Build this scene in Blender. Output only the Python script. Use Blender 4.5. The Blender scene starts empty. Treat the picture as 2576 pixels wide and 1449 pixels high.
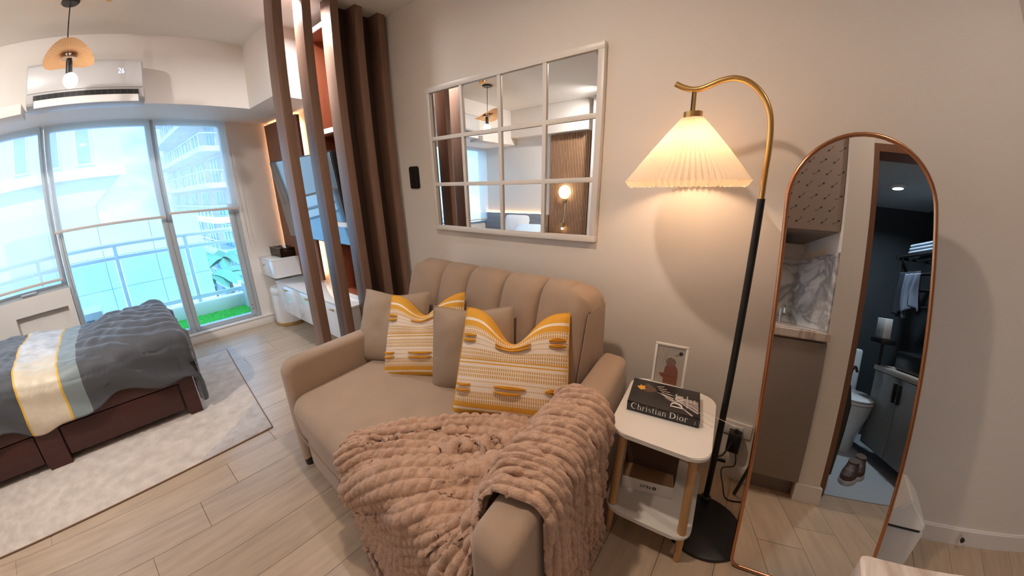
import bpy, bmesh, math, random
import numpy as np
from mathutils import Matrix, Vector, noise
random.seed(7); np.random.seed(7)
S = bpy.context.scene
COL = S.collection
PI = math.pi
R = math.radians

# ------------------------------------------------------------------ camera
# wide phone lens with mild barrel distortion (radial polynomial), 1.40 m above the floor
A = (1.0652903, -0.2028299, -0.1261784, 0.0815819)
def cam_rot():
    yaw, pit, rol = 0.6421494, 0.2911527, 0.0152089
    cy, sy, cp, sp, cr, sr = math.cos(yaw), math.sin(yaw), math.cos(pit), math.sin(pit), math.cos(rol), math.sin(rol)
    B = Matrix(((0, 0, 1), (-1, 0, 0), (0, -1, 0)))
    Rz = Matrix(((cr, -sr, 0), (sr, cr, 0), (0, 0, 1)))
    Rx = Matrix(((1, 0, 0), (0, cp, sp), (0, -sp, cp)))
    W = Matrix(((cy, -sy, 0), (sy, cy, 0), (0, 0, 1)))
    return W @ B @ Rx @ Rz @ Matrix(((1, 0, 0), (0, -1, 0), (0, 0, -1)))
cam = bpy.data.cameras.new('camera')
cam.type = 'PANO'
cam.panorama_type = 'FISHEYE_LENS_POLYNOMIAL'
cam.sensor_fit = 'HORIZONTAL'
cam.sensor_width = 36.0
cam.sensor_height = 36.0 * 1449 / 2576
mm = 36.0 / 2576 * 850
cam.fisheye_polynomial_k0 = 0
cam.fisheye_polynomial_k1 = -A[0] / mm
cam.fisheye_polynomial_k2 = -A[1] / mm ** 2
cam.fisheye_polynomial_k3 = -A[2] / mm ** 3
cam.fisheye_polynomial_k4 = -A[3] / mm ** 4
cam.fisheye_fov = R(175)
cam.clip_start = 0.02
cam_o = bpy.data.objects.new('camera', cam)
COL.objects.link(cam_o)
cam_o.matrix_world = Matrix.Translation((0, 0, 1.4)) @ cam_rot().to_4x4()
S.camera = cam_o

# ------------------------------------------------------------------ sky, lights, exposure
CZ = 2.60                      # ceiling height
SKY_STRENGTH = 2.4
w = bpy.data.worlds.new('sky'); S.world = w
w.use_nodes = True
nt = w.node_tree; nt.nodes.clear()
def nd(nt, t, **kw):
    n = nt.nodes.new(t)
    for k, v in kw.items():
        setattr(n, k, v)
    return n
tc = nd(nt, 'ShaderNodeTexCoord')
mp = nd(nt, 'ShaderNodeMapping'); mp.inputs['Scale'].default_value = (2.2, 2.2, 4.5)
no = nd(nt, 'ShaderNodeTexNoise'); no.inputs['Scale'].default_value = 1.6; no.inputs['Detail'].default_value = 7; no.inputs['Roughness'].default_value = 0.58
cr = nd(nt, 'ShaderNodeValToRGB')
cr.color_ramp.elements[0].position = 0.44; cr.color_ramp.elements[0].color = (0.28, 0.50, 0.80, 1)
cr.color_ramp.elements[1].position = 0.66; cr.color_ramp.elements[1].color = (0.80, 0.92, 1.0, 1)
bg = nd(nt, 'ShaderNodeBackground'); bg.inputs['Strength'].default_value = SKY_STRENGTH
ou = nd(nt, 'ShaderNodeOutputWorld')
nt.links.new(tc.outputs['Generated'], mp.inputs['Vector']); nt.links.new(mp.outputs[0], no.inputs['Vector'])
nt.links.new(no.outputs[0], cr.inputs[0]); nt.links.new(cr.outputs[0], bg.inputs['Color']); nt.links.new(bg.outputs[0], ou.inputs[0])

def lamp(name, kind, loc, energy, color, size=0.1, rot=None, **kw):
    l = bpy.data.lights.new(name, kind); l.energy = energy; l.color = color
    if kind == 'AREA':
        l.shape = kw.pop('shape', 'DISK'); l.size = size
        if 'size_y' in kw: l.size_y = kw.pop('size_y')
    else:
        l.shadow_soft_size = size
    for k, v in kw.items(): setattr(l, k, v)
    o = bpy.data.objects.new(name, l); COL.objects.link(o); o.location = loc
    if rot: o.rotation_euler = rot
    return o
WARM = (1.0, 0.64, 0.38)
lamp('sun', 'SUN', (0, -9, 9), 3.2, (1.0, 0.97, 0.93), 0.02, rot=(R(40), R(-12), 0))
# ceiling lights of living area and entry, plus two unseen lamps added as fill
lamp('downlight_or_fill_lamp', 'AREA', (0.52, 0.78, CZ - 0.03), 8.5, (1.0, 0.80, 0.62), 0.10, spread=R(170))
lamp('downlight_or_fill_lamp', 'AREA', (-1.12, 1.78, CZ - 0.04), 13, (1.0, 0.97, 0.94), 0.10, rot=(R(42), 0, R(-12)), spread=R(130))  # unseen lamp added to fill the bedroom side, tilted towards the window
lamp('downlight_or_fill_lamp', 'AREA', (0.95, -0.95, CZ - 0.03), 2.2, (1.0, 0.82, 0.68), 0.10, spread=R(150))
lamp('downlight_or_fill_lamp', 'AREA', (1.08, 2.52, CZ - 0.03), 9, (0.98, 0.98, 1.0), 0.10, spread=R(170))  # second unseen lamp, added to brighten the television wall and bedroom
lamp('bathroom_lamp', 'AREA', (-0.40, -1.27, 1.965), 4.0, (0.72, 0.88, 1.0), 0.07, spread=R(150))
vs = S.view_settings
vs.view_transform = 'Standard'; vs.look = 'None'; vs.gamma = 1.0; vs.exposure = 0.88
try: vs.use_curve_mapping = False
except Exception: pass
cy = S.cycles
cy.max_bounces = 9; cy.diffuse_bounces = 5; cy.glossy_bounces = 5; cy.transparent_max_bounces = 16; cy.transmission_bounces = 6
cy.caustics_reflective = False; cy.caustics_refractive = False
cy.sample_clamp_indirect = 6.0
try: cy.use_denoising = True
except Exception: pass

# ------------------------------------------------------------------ materials
MATS = {}
def mat(name, color, rough=0.5, metal=0.0, bump=0.0, bscale=60.0, var=0.0, vscale=4.0, stretch=(1, 1, 1), sheen=0.0, coat=0.0, spec=0.5, rand=0.0, bdist=0.002, detail=4):
    m = bpy.data.materials.new(name); m.use_nodes = True
    nt = m.node_tree; b = nt.nodes['Principled BSDF']
    b.inputs['Base Color'].default_value = (*color, 1); b.inputs['Roughness'].default_value = rough; b.inputs['Metallic'].default_value = metal
    b.inputs['Specular IOR Level'].default_value = spec
    if sheen: b.inputs['Sheen Weight'].default_value = sheen
    if coat: b.inputs['Coat Weight'].default_value = coat
    tc = nd(nt, 'ShaderNodeTexCoord'); mp = nd(nt, 'ShaderNodeMapping'); mp.inputs['Scale'].default_value = stretch
    nt.links.new(tc.outputs['Object'], mp.inputs['Vector'])
    cur = None
    if var:
        n = nd(nt, 'ShaderNodeTexNoise'); n.inputs['Scale'].default_value = vscale; n.inputs['Detail'].default_value = detail
        nt.links.new(mp.outputs[0], n.inputs['Vector'])
        mr = nd(nt, 'ShaderNodeMapRange'); mr.inputs['From Min'].default_value = 0.25; mr.inputs['From Max'].default_value = 0.75
        mr.inputs['To Min'].default_value = 1 - var; mr.inputs['To Max'].default_value = 1 + var
        nt.links.new(n.outputs[0], mr.inputs[0]); cur = mr.outputs[0]
    if rand:
        oi = nd(nt, 'ShaderNodeObjectInfo')
        mr2 = nd(nt, 'ShaderNodeMapRange'); mr2.inputs['To Min'].default_value = 1 - rand; mr2.inputs['To Max'].default_value = 1 + rand
        nt.links.new(oi.outputs['Random'], mr2.inputs[0])
        if cur:
            mu = nd(nt, 'ShaderNodeMath', operation='MULTIPLY'); nt.links.new(cur, mu.inputs[0]); nt.links.new(mr2.outputs[0], mu.inputs[1]); cur = mu.outputs[0]
        else: cur = mr2.outputs[0]
    if cur:
        mx = nd(nt, 'ShaderNodeMix', data_type='RGBA', blend_type='MULTIPLY'); mx.inputs[0].default_value = 1
        mx.inputs[6].default_value = (*color, 1); nt.links.new(cur, mx.inputs[7]); nt.links.new(mx.outputs[2], b.inputs['Base Color'])
    if bump:
        n2 = nd(nt, 'ShaderNodeTexNoise'); n2.inputs['Scale'].default_value = bscale; n2.inputs['Detail'].default_value = 5
        nt.links.new(mp.outputs[0], n2.inputs['Vector'])
        bu = nd(nt, 'ShaderNodeBump'); bu.inputs['Strength'].default_value = bump; bu.inputs['Distance'].default_value = bdist
        nt.links.new(n2.outputs[0], bu.inputs['Height']); nt.links.new(bu.outputs[0], b.inputs['Normal'])
    MATS[name] = m
    return m
def emis(name, color, strength):
    m = bpy.data.materials.new(name); m.use_nodes = True; nt = m.node_tree; nt.nodes.clear()
    e = nd(nt, 'ShaderNodeEmission'); e.inputs[0].default_value = (*color, 1); e.inputs[1].default_value = strength
    o = nd(nt, 'ShaderNodeOutputMaterial'); nt.links.new(e.outputs[0], o.inputs[0]); return m
def glass_pane(name, tint, gloss=0.08):
    m = bpy.data.materials.new(name); m.use_nodes = True; nt = m.node_tree; nt.nodes.clear()
    t = nd(nt, 'ShaderNodeBsdfTransparent'); t.inputs[0].default_value = (*tint, 1)
    g = nd(nt, 'ShaderNodeBsdfGlossy'); g.inputs['Roughness'].default_value = 0.03
    f = nd(nt, 'ShaderNodeLayerWeight'); f.inputs[0].default_value = 0.25
    mu = nd(nt, 'ShaderNodeMath', operation='MULTIPLY_ADD'); mu.inputs[1].default_value = 0.5; mu.inputs[2].default_value = gloss * 0.4
    nt.links.new(f.outputs['Fresnel'], mu.inputs[0])
    mx = nd(nt, 'ShaderNodeMixShader'); nt.links.new(mu.outputs[0], mx.inputs[0]); nt.links.new(t.outputs[0], mx.inputs[1]); nt.links.new(g.outputs[0], mx.inputs[2])
    o = nd(nt, 'ShaderNodeOutputMaterial'); nt.links.new(mx.outputs[0], o.inputs[0]); return m
def sheer(name, color, see, trans=0.5):
    m = bpy.data.materials.new(name); m.use_nodes = True; nt = m.node_tree; nt.nodes.clear()
    t = nd(nt, 'ShaderNodeBsdfTransparent'); t.inputs[0].default_value = (1, 1, 1, 1)
    d = nd(nt, 'ShaderNodeBsdfDiffuse'); d.inputs[0].default_value = (*color, 1)
    tl = nd(nt, 'ShaderNodeBsdfTranslucent'); tl.inputs[0].default_value = (*color, 1)
    m1 = nd(nt, 'ShaderNodeMixShader'); m1.inputs[0].default_value = trans; nt.links.new(d.outputs[0], m1.inputs[1]); nt.links.new(tl.outputs[0], m1.inputs[2])
    m2 = nd(nt, 'ShaderNodeMixShader'); m2.inputs[0].default_value = 1 - see; nt.links.new(t.outputs[0], m2.inputs[1]); nt.links.new(m1.outputs[0], m2.inputs[2])
    o = nd(nt, 'ShaderNodeOutputMaterial'); nt.links.new(m2.outputs[0], o.inputs[0]); return m

wall_m = mat('wall_paint', (0.80, 0.75, 0.70), 0.65, bump=0.12, bscale=90, spec=0.25)
ceil_m = mat('ceiling_paint', (0.84, 0.83, 0.80), 0.8, spec=0.1)
trim_m = mat('trim_paint', (0.82, 0.78, 0.75), 0.45)
plank_m = mat('oak_tile', (0.50, 0.38, 0.275), 0.30, var=0.16, vscale=3.0, stretch=(1.2, 9, 1), rand=0.07, bump=0.05, bscale=30, detail=6)
grout_m = mat('grout', (0.20, 0.15, 0.11), 0.8)
wood_m = mat('slat_wood', (0.225, 0.130, 0.088), 0.42, var=0.14, vscale=7, stretch=(9, 9, 0.5), bump=0.06, bscale=60)
cabin_wood = mat('cabinet_wood', (0.26, 0.075, 0.035), 0.45, var=0.15, vscale=5, stretch=(6, 6, 0.6))
panel_wood = mat('panel_wood', (0.26, 0.12, 0.065), 0.5, var=0.1, vscale=9, stretch=(8, 8, 0.4))
panel_back = mat('panel_felt', (0.05, 0.025, 0.018), 0.9)
white_gloss = mat('white_lacquer', (0.80, 0.81, 0.82), 0.12, coat=0.4)
white_satin = mat('white_satin', (0.80, 0.77, 0.74), 0.35)
gold_m = mat('brushed_brass', (0.72, 0.46, 0.18), 0.28, 1.0, bump=0.05, bscale=200)
rose_gold = mat('rose_gold', (0.62, 0.30, 0.16), 0.25, 1.0)
black_m = mat('black_metal', (0.012, 0.012, 0.013), 0.42, bump=0.03, bscale=150)
black_pl = mat('black_plastic', (0.015, 0.014, 0.014), 0.35)
alu_m = mat('aluminium_frame', (0.52, 0.58, 0.62), 0.4, 0.35)
mirror_m = mat('mirror', (0.93, 0.93, 0.92), 0.0, 1.0)
sofa_m = mat('sofa_fabric', (0.375, 0.270, 0.198), 0.85, bump=0.35, bscale=420, var=0.05, vscale=9, sheen=0.25, spec=0.2, bdist=0.0012)
taupe_m = mat('cushion_cotton', (0.355, 0.270, 0.205), 0.9, bump=0.3, bscale=500, var=0.04, vscale=10, spec=0.15, bdist=0.0012)
blanket_m = mat('plush', (0.53, 0.345, 0.25), 0.95, bump=0.9, bscale=230, var=0.20, vscale=45, sheen=0.25, spec=0.1, bdist=0.004)
bedwood = mat('mahogany', (0.055, 0.013, 0.010), 0.42, var=0.15, vscale=6, stretch=(0.6, 6, 6), bump=0.05, bscale=40)
duvet_m = mat('duvet_cotton', (0.060, 0.063, 0.073), 0.62, bump=0.3, bscale=35, spec=0.4, sheen=0.3, bdist=0.006)
sheet_m = mat('fitted_sheet', (0.10, 0.11, 0.115), 0.8, bump=0.2, bscale=40, bdist=0.004)
grey_band = mat('grey_satin', (0.20, 0.24, 0.25), 0.5, sheen=0.3)
yellow_m = mat('mustard_cotton', (0.66, 0.33, 0.045), 0.85, bump=0.3, bscale=400, spec=0.15)
yarn_m = mat('mustard_yarn', (0.66, 0.31, 0.035), 0.9, bump=0.5, bscale=300, spec=0.1)
oak_m = mat('pale_oak', (0.56, 0.33, 0.15), 0.45, var=0.12, vscale=8, stretch=(6, 6, 0.6))
steel_m = mat('polished_steel', (0.75, 0.75, 0.75), 0.2, 1.0)

# ------------------------------------------------------------------ geometry helpers
ORG = {}
def link(name, me, parent=None, m=None, smooth=False):
    o = bpy.data.objects.new(name, me); COL.objects.link(o)
    if parent is not None: o.parent = parent
    ORG[o.name] = ORG.get(parent.name, Vector((0, 0, 0))) if parent is not None else Vector((0, 0, 0))
    if m is not None and not me.materials:
        for mm_ in (m if isinstance(m, (list, tuple)) else [m]): me.materials.append(mm_)
    if smooth:
        for p in me.polygons: p.use_smooth = True
    return o
def mesh(name, verts, faces, m, parent=None, smooth=False, mi=None):
    off = ORG.get(parent.name, Vector((0, 0, 0))) if parent is not None else Vector((0, 0, 0))
    me = bpy.data.meshes.new(name)
    me.from_pydata([tuple(Vector(v) - off) for v in verts], [], faces); me.update()
    o = link(name, me, parent, m, smooth)
    if mi is not None:
        for p, k in zip(me.polygons, mi): p.material_index = k
    return o
def from_bm(name, bm, m, parent=None, smooth=False):
    off = ORG.get(parent.name, Vector((0, 0, 0))) if parent is not None else Vector((0, 0, 0))
    bmesh.ops.recalc_face_normals(bm, faces=bm.faces[:])
    bmesh.ops.translate(bm, verts=bm.verts[:], vec=-off)
    me = bpy.data.meshes.new(name); bm.to_mesh(me); bm.free(); me.update()
    o = link(name, me, parent, m, smooth)
    if smooth:
        try: me.set_sharp_from_angle(angle=R(38))
        except Exception: pass
    return o
def thing(name, label, cat, loc, group=None):
    o = bpy.data.objects.new(name, None); COL.objects.link(o); o.location = loc; o.empty_display_size = 0.1
    o['label'] = label; o['category'] = cat
    if group: o['group'] = group
    ORG[o.name] = Vector(loc); return o
def tag(o, label, cat, group=None, kind=None):
    o['label'] = label; o['category'] = cat
    if group: o['group'] = group
    if kind: o['kind'] = kind
    return o
def struct(o, label=None):
    o['kind'] = 'structure'
    if label: o['label'] = label
    return o
def addbox(bm, lo, hi, bev=0.0, seg=2, M=None):
    lo, hi = Vector(lo), Vector(hi)
    r = bmesh.ops.create_cube(bm, size=1.0)
    vs_ = r['verts']; c = (lo + hi) / 2; d = hi - lo
    for v in vs_: v.co = Vector((v.co.x * d.x, v.co.y * d.y, v.co.z * d.z)) + c
    if bev:
        ed = list({e for v in vs_ for e in v.link_edges})
        rr = bmesh.ops.bevel(bm, geom=ed, offset=min(bev, min(d) * 0.49), segments=seg, profile=0.5, affect='EDGES')
        vs_ = list({v for f in rr['faces'] for v in f.verts} | {v for v in vs_ if v.is_valid})
    if M is not None: bmesh.ops.transform(bm, matrix=M, verts=vs_)
    return vs_
def box(name, lo, hi, m, parent=None, bev=0.0, seg=2, M=None, smooth=None):
    bm = bmesh.new(); addbox(bm, lo, hi, bev, seg, M)
    return from_bm(name, bm, m, parent, bev > 0 if smooth is None else smooth)
def boxes(name, lst, m, parent=None, bev=0.0):
    bm = bmesh.new()
    for lo, hi in lst: addbox(bm, lo, hi, bev)
    return from_bm(name, bm, m, parent, bev > 0)
def frames(pts):
    pts = [Vector(p) for p in pts]; T = []
    for i in range(len(pts)):
        a = pts[max(i - 1, 0)]; b = pts[min(i + 1, len(pts) - 1)]; T.append((b - a).normalized())
    up = Vector((0, 0, 1)) if abs(T[0].z) < 0.9 else Vector((1, 0, 0))
    n = (up - T[0] * up.dot(T[0])).normalized(); out = []
    for t in T:
        n = (n - t * n.dot(t)); n = n.normalized() if n.length > 1e-6 else t.orthogonal().normalized()
        out.append((t, n, t.cross(n)))
    return pts, out
def addtube(bm, pts, r, seg=10, cap=True, closed=False):
    pts, F = frames(pts); rs = r if isinstance(r, (list, tuple)) else [r] * len(pts)
    rings = []
    for p, (t, n, b), rr in zip(pts, F, rs):
        rings.append([bm.verts.new(p + (n * math.cos(2 * PI * k / seg) + b * math.sin(2 * PI * k / seg)) * rr) for k in range(seg)])
    m_ = len(rings)
    for i in range(m_ if closed else m_ - 1):
        a, b = rings[i], rings[(i + 1) % m_]
        for k in range(seg): bm.faces.new((a[k], a[(k + 1) % seg], b[(k + 1) % seg], b[k]))
    if cap and not closed:
        bm.faces.new(rings[0][::-1]); bm.faces.new(rings[-1])
def tube(name, pts, r, m, parent=None, seg=10, closed=False):
    bm = bmesh.new(); addtube(bm, pts, r, seg, True, closed); return from_bm(name, bm, m, parent, True)
def addlathe(bm, prof, c, seg=32, M=None, cap=True):
    c = Vector(c); rings = []
    for r_, z in prof:
        rings.append([bm.verts.new(c + Vector((r_ * math.cos(2 * PI * k / seg), r_ * math.sin(2 * PI * k / seg), z))) for k in range(seg)])
    for a, b in zip(rings, rings[1:]):
        for k in range(seg): bm.faces.new((a[k], a[(k + 1) % seg], b[(k + 1) % seg], b[k]))
    if cap:
        bm.faces.new(rings[0][::-1]); bm.faces.new(rings[-1])
    if M is not None: bmesh.ops.transform(bm, matrix=M, verts=[v for r_ in rings for v in r_])
def lathe(name, prof, c, m, parent=None, seg=32, M=None):
    bm = bmesh.new(); addlathe(bm, prof, c, seg, M); return from_bm(name, bm, m, parent, True)
def addprism(bm, poly, d, M=None):
    # poly: 3-D points in order, d: extrusion vector
    a = [bm.verts.new(Vector(p)) for p in poly]; b = [bm.verts.new(Vector(p) + Vector(d)) for p in poly]
    bm.faces.new(a); bm.faces.new(b[::-1]); n = len(a)
    for i in range(n): bm.faces.new((a[i], b[i], b[(i + 1) % n], a[(i + 1) % n]))
def prism(name, poly, d, m, parent=None, smooth=False):
    bm = bmesh.new(); addprism(bm, poly, d); return from_bm(name, bm, m, parent, smooth)
def rrect(x0, y0, x1, y1, r, n=6):
    out = []
    for cx, cy_, a0 in ((x1 - r, y1 - r, 0), (x0 + r, y1 - r, 90), (x0 + r, y0 + r, 180), (x1 - r, y0 + r, 270)):
        for k in range(n + 1):
            a = R(a0 + 90 * k / n); out.append((cx + r * math.cos(a), cy_ + r * math.sin(a)))
    return out
def spline(pts, n=8):
    P = [Vector(p) for p in pts]; out = []
    for i in range(len(P) - 1):
        p0 = P[max(i - 1, 0)]; p1 = P[i]; p2 = P[i + 1]; p3 = P[min(i + 2, len(P) - 1)]
        for k in range(n):
            t = k / n
            out.append(0.5 * ((2 * p1) + (p2 - p0) * t + (2 * p0 - 5 * p1 + 4 * p2 - p3) * t * t + (3 * p1 - p0 - 3 * p2 + p3) * t ** 3))
    out.append(P[-1]); return out
def grid(name, P, m, parent=None, smooth=True, close_u=False, uv=None):
    # P: array (nu, nv, 3)
    nu, nv = P.shape[:2]
    off = np.array(ORG.get(parent.name, Vector((0, 0, 0))) if parent is not None else (0, 0, 0))
    V = (P.reshape(-1, 3) - off)
    idx = np.arange(nu * nv).reshape(nu, nv)
    a, b, c, d = idx[:-1, :-1], idx[1:, :-1], idx[1:, 1:], idx[:-1, 1:]
    F = np.stack([a, b, c, d], -1).reshape(-1, 4)
    me = bpy.data.meshes.new(name); me.from_pydata(V.tolist(), [], F.tolist()); me.update()
    if uv is not None:
        l = me.uv_layers.new(name='UVMap'); li = np.zeros(len(me.loops), dtype=np.int32); me.loops.foreach_get('vertex_index', li)
        l.data.foreach_set('uv', uv.reshape(-1, 2)[li].astype(np.float32).ravel())
    return link(name, me, parent, m, smooth)
def stroke_text(name, txt, origin, ux, uy, h, m, parent, n=None, depth=0.0008, serif=True, extra=0.0):
    # serif lettering drawn as flat strokes; ux, uy are unit vectors of the writing plane
    G = GLYPH
    ux, uy = Vector(ux), Vector(uy); n = ux.cross(uy).normalized() if n is None else Vector(n)
    bm = bmesh.new(); x = 0.0
    for ch in txt:
        if ch == ' ': x += 0.32; continue
        wd, strokes = G[ch]
        for st in strokes:
            pts = [(x + p[0], p[1]) for p in st[0]]; wds = st[1]
            L, Rr = [], []
            for i, p in enumerate(pts):
                q0 = pts[max(i - 1, 0)]; q1 = pts[min(i + 1, len(pts) - 1)]
                dx, dy = q1[0] - q0[0], q1[1] - q0[1]; l_ = math.hypot(dx, dy) or 1
                wv = (wds if not isinstance(wds, (list, tuple)) else wds[min(i, len(wds) - 1)]) / 2
                L.append((p[0] - dy / l_ * wv, p[1] + dx / l_ * wv)); Rr.append((p[0] + dy / l_ * wv, p[1] - dx / l_ * wv))
            for i in range(len(pts) - 1):
                q = [L[i], L[i + 1], Rr[i + 1], Rr[i]]
                top = [bm.verts.new(Vector(origin) + ux * (a_ * h) + uy * (b_ * h) + n * depth) for a_, b_ in q]
                bm.faces.new(top)
        x += wd + extra
    o = from_bm(name, bm, m, parent); return o, x * h
def arc(cx, cy_, rx, ry, a0, a1, n=10): return [(cx + rx * math.cos(R(a0 + (a1 - a0) * k / n)), cy_ + ry * math.sin(R(a0 + (a1 - a0) * k / n))) for k in range(n + 1)]
def thick(n, lo, hi, ph=0.0): return [lo + (hi - lo) * abs(math.sin(PI * k / n + ph)) for k in range(n + 1)]
def ser(x, y, w_=0.2): return ([(x - w_ / 2, y), (x + w_ / 2, y)], 0.035)
GLYPH = {
 'C': (0.82, [(arc(0.42, 0.5, 0.36, 0.5, 50, 310, 16), thick(16, 0.03, 0.15)), ([(0.68, 0.72), (0.69, 0.97)], 0.04)]),
 'D': (0.92, [([(0.16, 0), (0.16, 1)], 0.14), (arc(0.22, 0.5, 0.56, 0.48, 90, -90, 14), thick(14, 0.04, 0.16)), ser(0.16, 0.02, 0.3), ser(0.16, 0.98, 0.3)]),
 'h': (0.62, [([(0.13, 0), (0.13, 1.02)], 0.1), (arc(0.30, 0.42, 0.17, 0.22, 170, 0, 8), thick(8, 0.04, 0.07)), ([(0.47, 0.42), (0.47, 0)], 0.1), ser(0.13, 0.02, 0.22), ser(0.47, 0.02, 0.22), ([(0.03, 1.0), (0.13, 1.0)], 0.035)]),
 'r': (0.46, [([(0.13, 0), (0.13, 0.64)], 0.1), (arc(0.30, 0.40, 0.17, 0.23, 165, 60, 6), 0.05), ([(0.35, 0.60), (0.41, 0.54)], 0.09), ser(0.13, 0.02, 0.24), ([(0.03, 0.62), (0.13, 0.62)], 0.035)]),
 'i': (0.30, [([(0.13, 0), (0.13, 0.64)], 0.1), ([(0.08, 0.88), (0.18, 0.88)], 0.11), ser(0.13, 0.02, 0.24), ([(0.03, 0.62), (0.13, 0.62)], 0.035)]),
 's': (0.46, [(arc(0.22, 0.48, 0.14, 0.15, 40, 230, 8) + arc(0.22, 0.17, 0.15, 0.16, 60, -150, 8), [0.04] * 6 + [0.09] * 6 + [0.04] * 8)]),
 't': (0.38, [([(0.15, 0.86), (0.15, 0.16)], 0.1), (arc(0.25, 0.14, 0.10, 0.13, 180, 320, 6), 0.06), ([(0.02, 0.62), (0.32, 0.62)], 0.045)]),
 'a': (0.52, [([(0.38, 0.48), (0.38, 0.06), (0.48, 0.02)], 0.09), (arc(0.24, 0.46, 0.14, 0.18, 10, 165, 7), 0.05), (arc(0.22, 0.19, 0.15, 0.17, 60, 330, 9), thick(9, 0.04, 0.09))]),
 'n': (0.62, [([(0.13, 0), (0.13, 0.64)], 0.1), (arc(0.30, 0.42, 0.17, 0.22, 170, 0, 8), thick(8, 0.04, 0.07)), ([(0.47, 0.42), (0.47, 0)], 0.1), ser(0.13, 0.02, 0.22), ser(0.47, 0.02, 0.22), ([(0.03, 0.62), (0.13, 0.62)], 0.035)]),
 'o': (0.60, [(arc(0.28, 0.32, 0.22, 0.31, 90, 450, 18), [0.04 + 0.08 * abs(math.sin(2 * PI * k / 18)) for k in range(19)])]),
 'P': (0.66, [([(0.12, 0), (0.12, 1)], 0.17), (arc(0.2, 0.72, 0.32, 0.23, 90, -90, 10), 0.15), ([(0.12, 0.95), (0.22, 0.95)], 0.13), ([(0.12, 0.5), (0.22, 0.5)], 0.13)]),
 'I': (0.30, [([(0.13, 0), (0.13, 1)], 0.17)]),
 'L': (0.60, [([(0.12, 0), (0.12, 1)], 0.17), ([(0.12, 0.07), (0.52, 0.07)], 0.14)]),
 'O': (0.86, [(arc(0.40, 0.5, 0.30, 0.43, 90, 450, 18), 0.16)]),
 'T': (0.66, [([(0.32, 0), (0.32, 1)], 0.17), ([(0.02, 0.93), (0.62, 0.93)], 0.14)]),
 '-': (0.5, [([(0.02, 0.35), (0.46, 0.35)], 0.42)]),
 '2': (0.6, [(arc(0.27, 0.74, 0.2, 0.22, 170, -20, 8) + [(0.08, 0.05)], 0.1), ([(0.06, 0.05), (0.5, 0.05)], 0.1)]),
 '6': (0.6, [(arc(0.27, 0.28, 0.2, 0.24, 90, 450, 12), 0.1), ([(0.40, 0.95), (0.2, 0.7), (0.08, 0.35)], 0.1)]),
}

# ------------------------------------------------------------------ room shell
def sbox(name, lo, hi, m, bev=0.0): return struct(box(name, lo, hi, m, None, bev))
floor = struct(box('floor', (-1.95, -2.3, -0.06), (1.80, 4.42, -0.004), grout_m))
PW, PL = 0.20, 1.20
k = 0
for r_ in range(-12, 22):
    y0 = 1.90 + (r_ - 9) * PW; y1 = y0 + PW - 0.0022
    if y1 < -2.3 or y0 > 4.27: continue
    xo = -1.95 - ((r_ * 0.47 + 0.31 * (r_ % 3)) % 1.0) * PL
    while xo < 1.69:
        x0, x1 = max(xo, -1.95), min(xo + PL - 0.0022, 1.69)
        xo += PL
        if x1 - x0 < 0.02: continue
        if y1 < 0.20 and x1 < 0.33: continue
        o = box('plank', (x0, max(y0, -2.29), -0.02), (x1, min(y1, 4.27), 0.0), plank_m, floor)
sbox('ceiling', (-1.95, -2.4, CZ), (1.80, 4.42, CZ + 0.1), ceil_m)
struct(boxes('wall_right', [((1.69, -2.3, -0.06), (1.80, 2.46, CZ)), ((1.50, 2.46, -0.06), (1.80, 4.42, CZ))], wall_m))
struct(boxes('wall_far', [((-1.95, 4.27, 0.0), (-0.39, 4.42, 0.40)), ((-1.95, 4.27, 0.40), (-0.90, 4.42, 0.645)), ((-0.44, 4.27, 0.40), (-0.39, 4.42, 0.645)),
      ((-0.90, 4.34, 0.40), (-0.44, 4.42, 0.645)), ((-1.95, 4.27, 0.645), (-0.39, 4.42, 0.79)), ((-1.95, 4.27, 2.10), (1.50, 4.42, CZ)), ((1.075, 4.27, 0.0), (1.50, 4.42, 2.10)), ((-0.39, 4.27, 0.0), (1.075, 4.42, 0.10))], wall_m))
sbox('trim_1', (-1.58, 3.55, 2.10), (1.50, 4.27, CZ), wall_m)                        # dropped beam over the window
sbox('trim_2', (1.11, 2.98, 2.10), (1.50, 3.55, CZ), wall_m)                         # its return along the television wall
sbox('trim_3', (-1.0, 3.30, 2.045), (-0.455, 3.548, 2.115), wall_m, 0.004)             # pipe casing left of the air conditioner
sbox('wall_left', (-1.68, 2.1, -0.06), (-1.58, 4.42, CZ), wall_m)
sbox('trim_4', (-1.58, 2.2, 2.20), (-1.45, 3.548, CZ), wall_m)                          # dropped beam over the headboard wall
struct(boxes('wall_hall', [((-1.68, 2.0, -0.06), (-1.40, 2.1, CZ)), ((-1.50, -0.20, -0.06), (-1.40, 2.0, CZ)), ((-1.40, -0.20, -0.06), (-0.20, -0.10, CZ))], wall_m))
sbox('wall_kitchen', (-0.20, -0.585, -0.06), (-0.10, -0.10, CZ), wall_m)
sbox('wall_back', (0.21, -2.4, -0.06), (1.80, -2.3, CZ), wall_m)
bath_m = mat('dark_tile', (0.05, 0.058, 0.066), 0.35, var=0.1, vscale=5)
bathceil_m = mat('bathroom_ceiling', (0.45, 0.48, 0.5), 0.8)
bathfloor_m = mat('bathroom_floor', (0.42, 0.46, 0.50), 0.4)
struct(boxes('wall_column', [((-0.20, -0.70, -0.06), (0.47, -0.585, CZ)), ((-0.20, -0.745, -0.06), (0.33, -0.70, CZ))], wall_m))
struct(boxes('wall_bathroom', [((0.21, -2.3, -0.06), (0.33, -1.545, CZ)), ((0.21, -1.545, 1.98), (0.33, -0.745, CZ))], wall_m))
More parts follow.
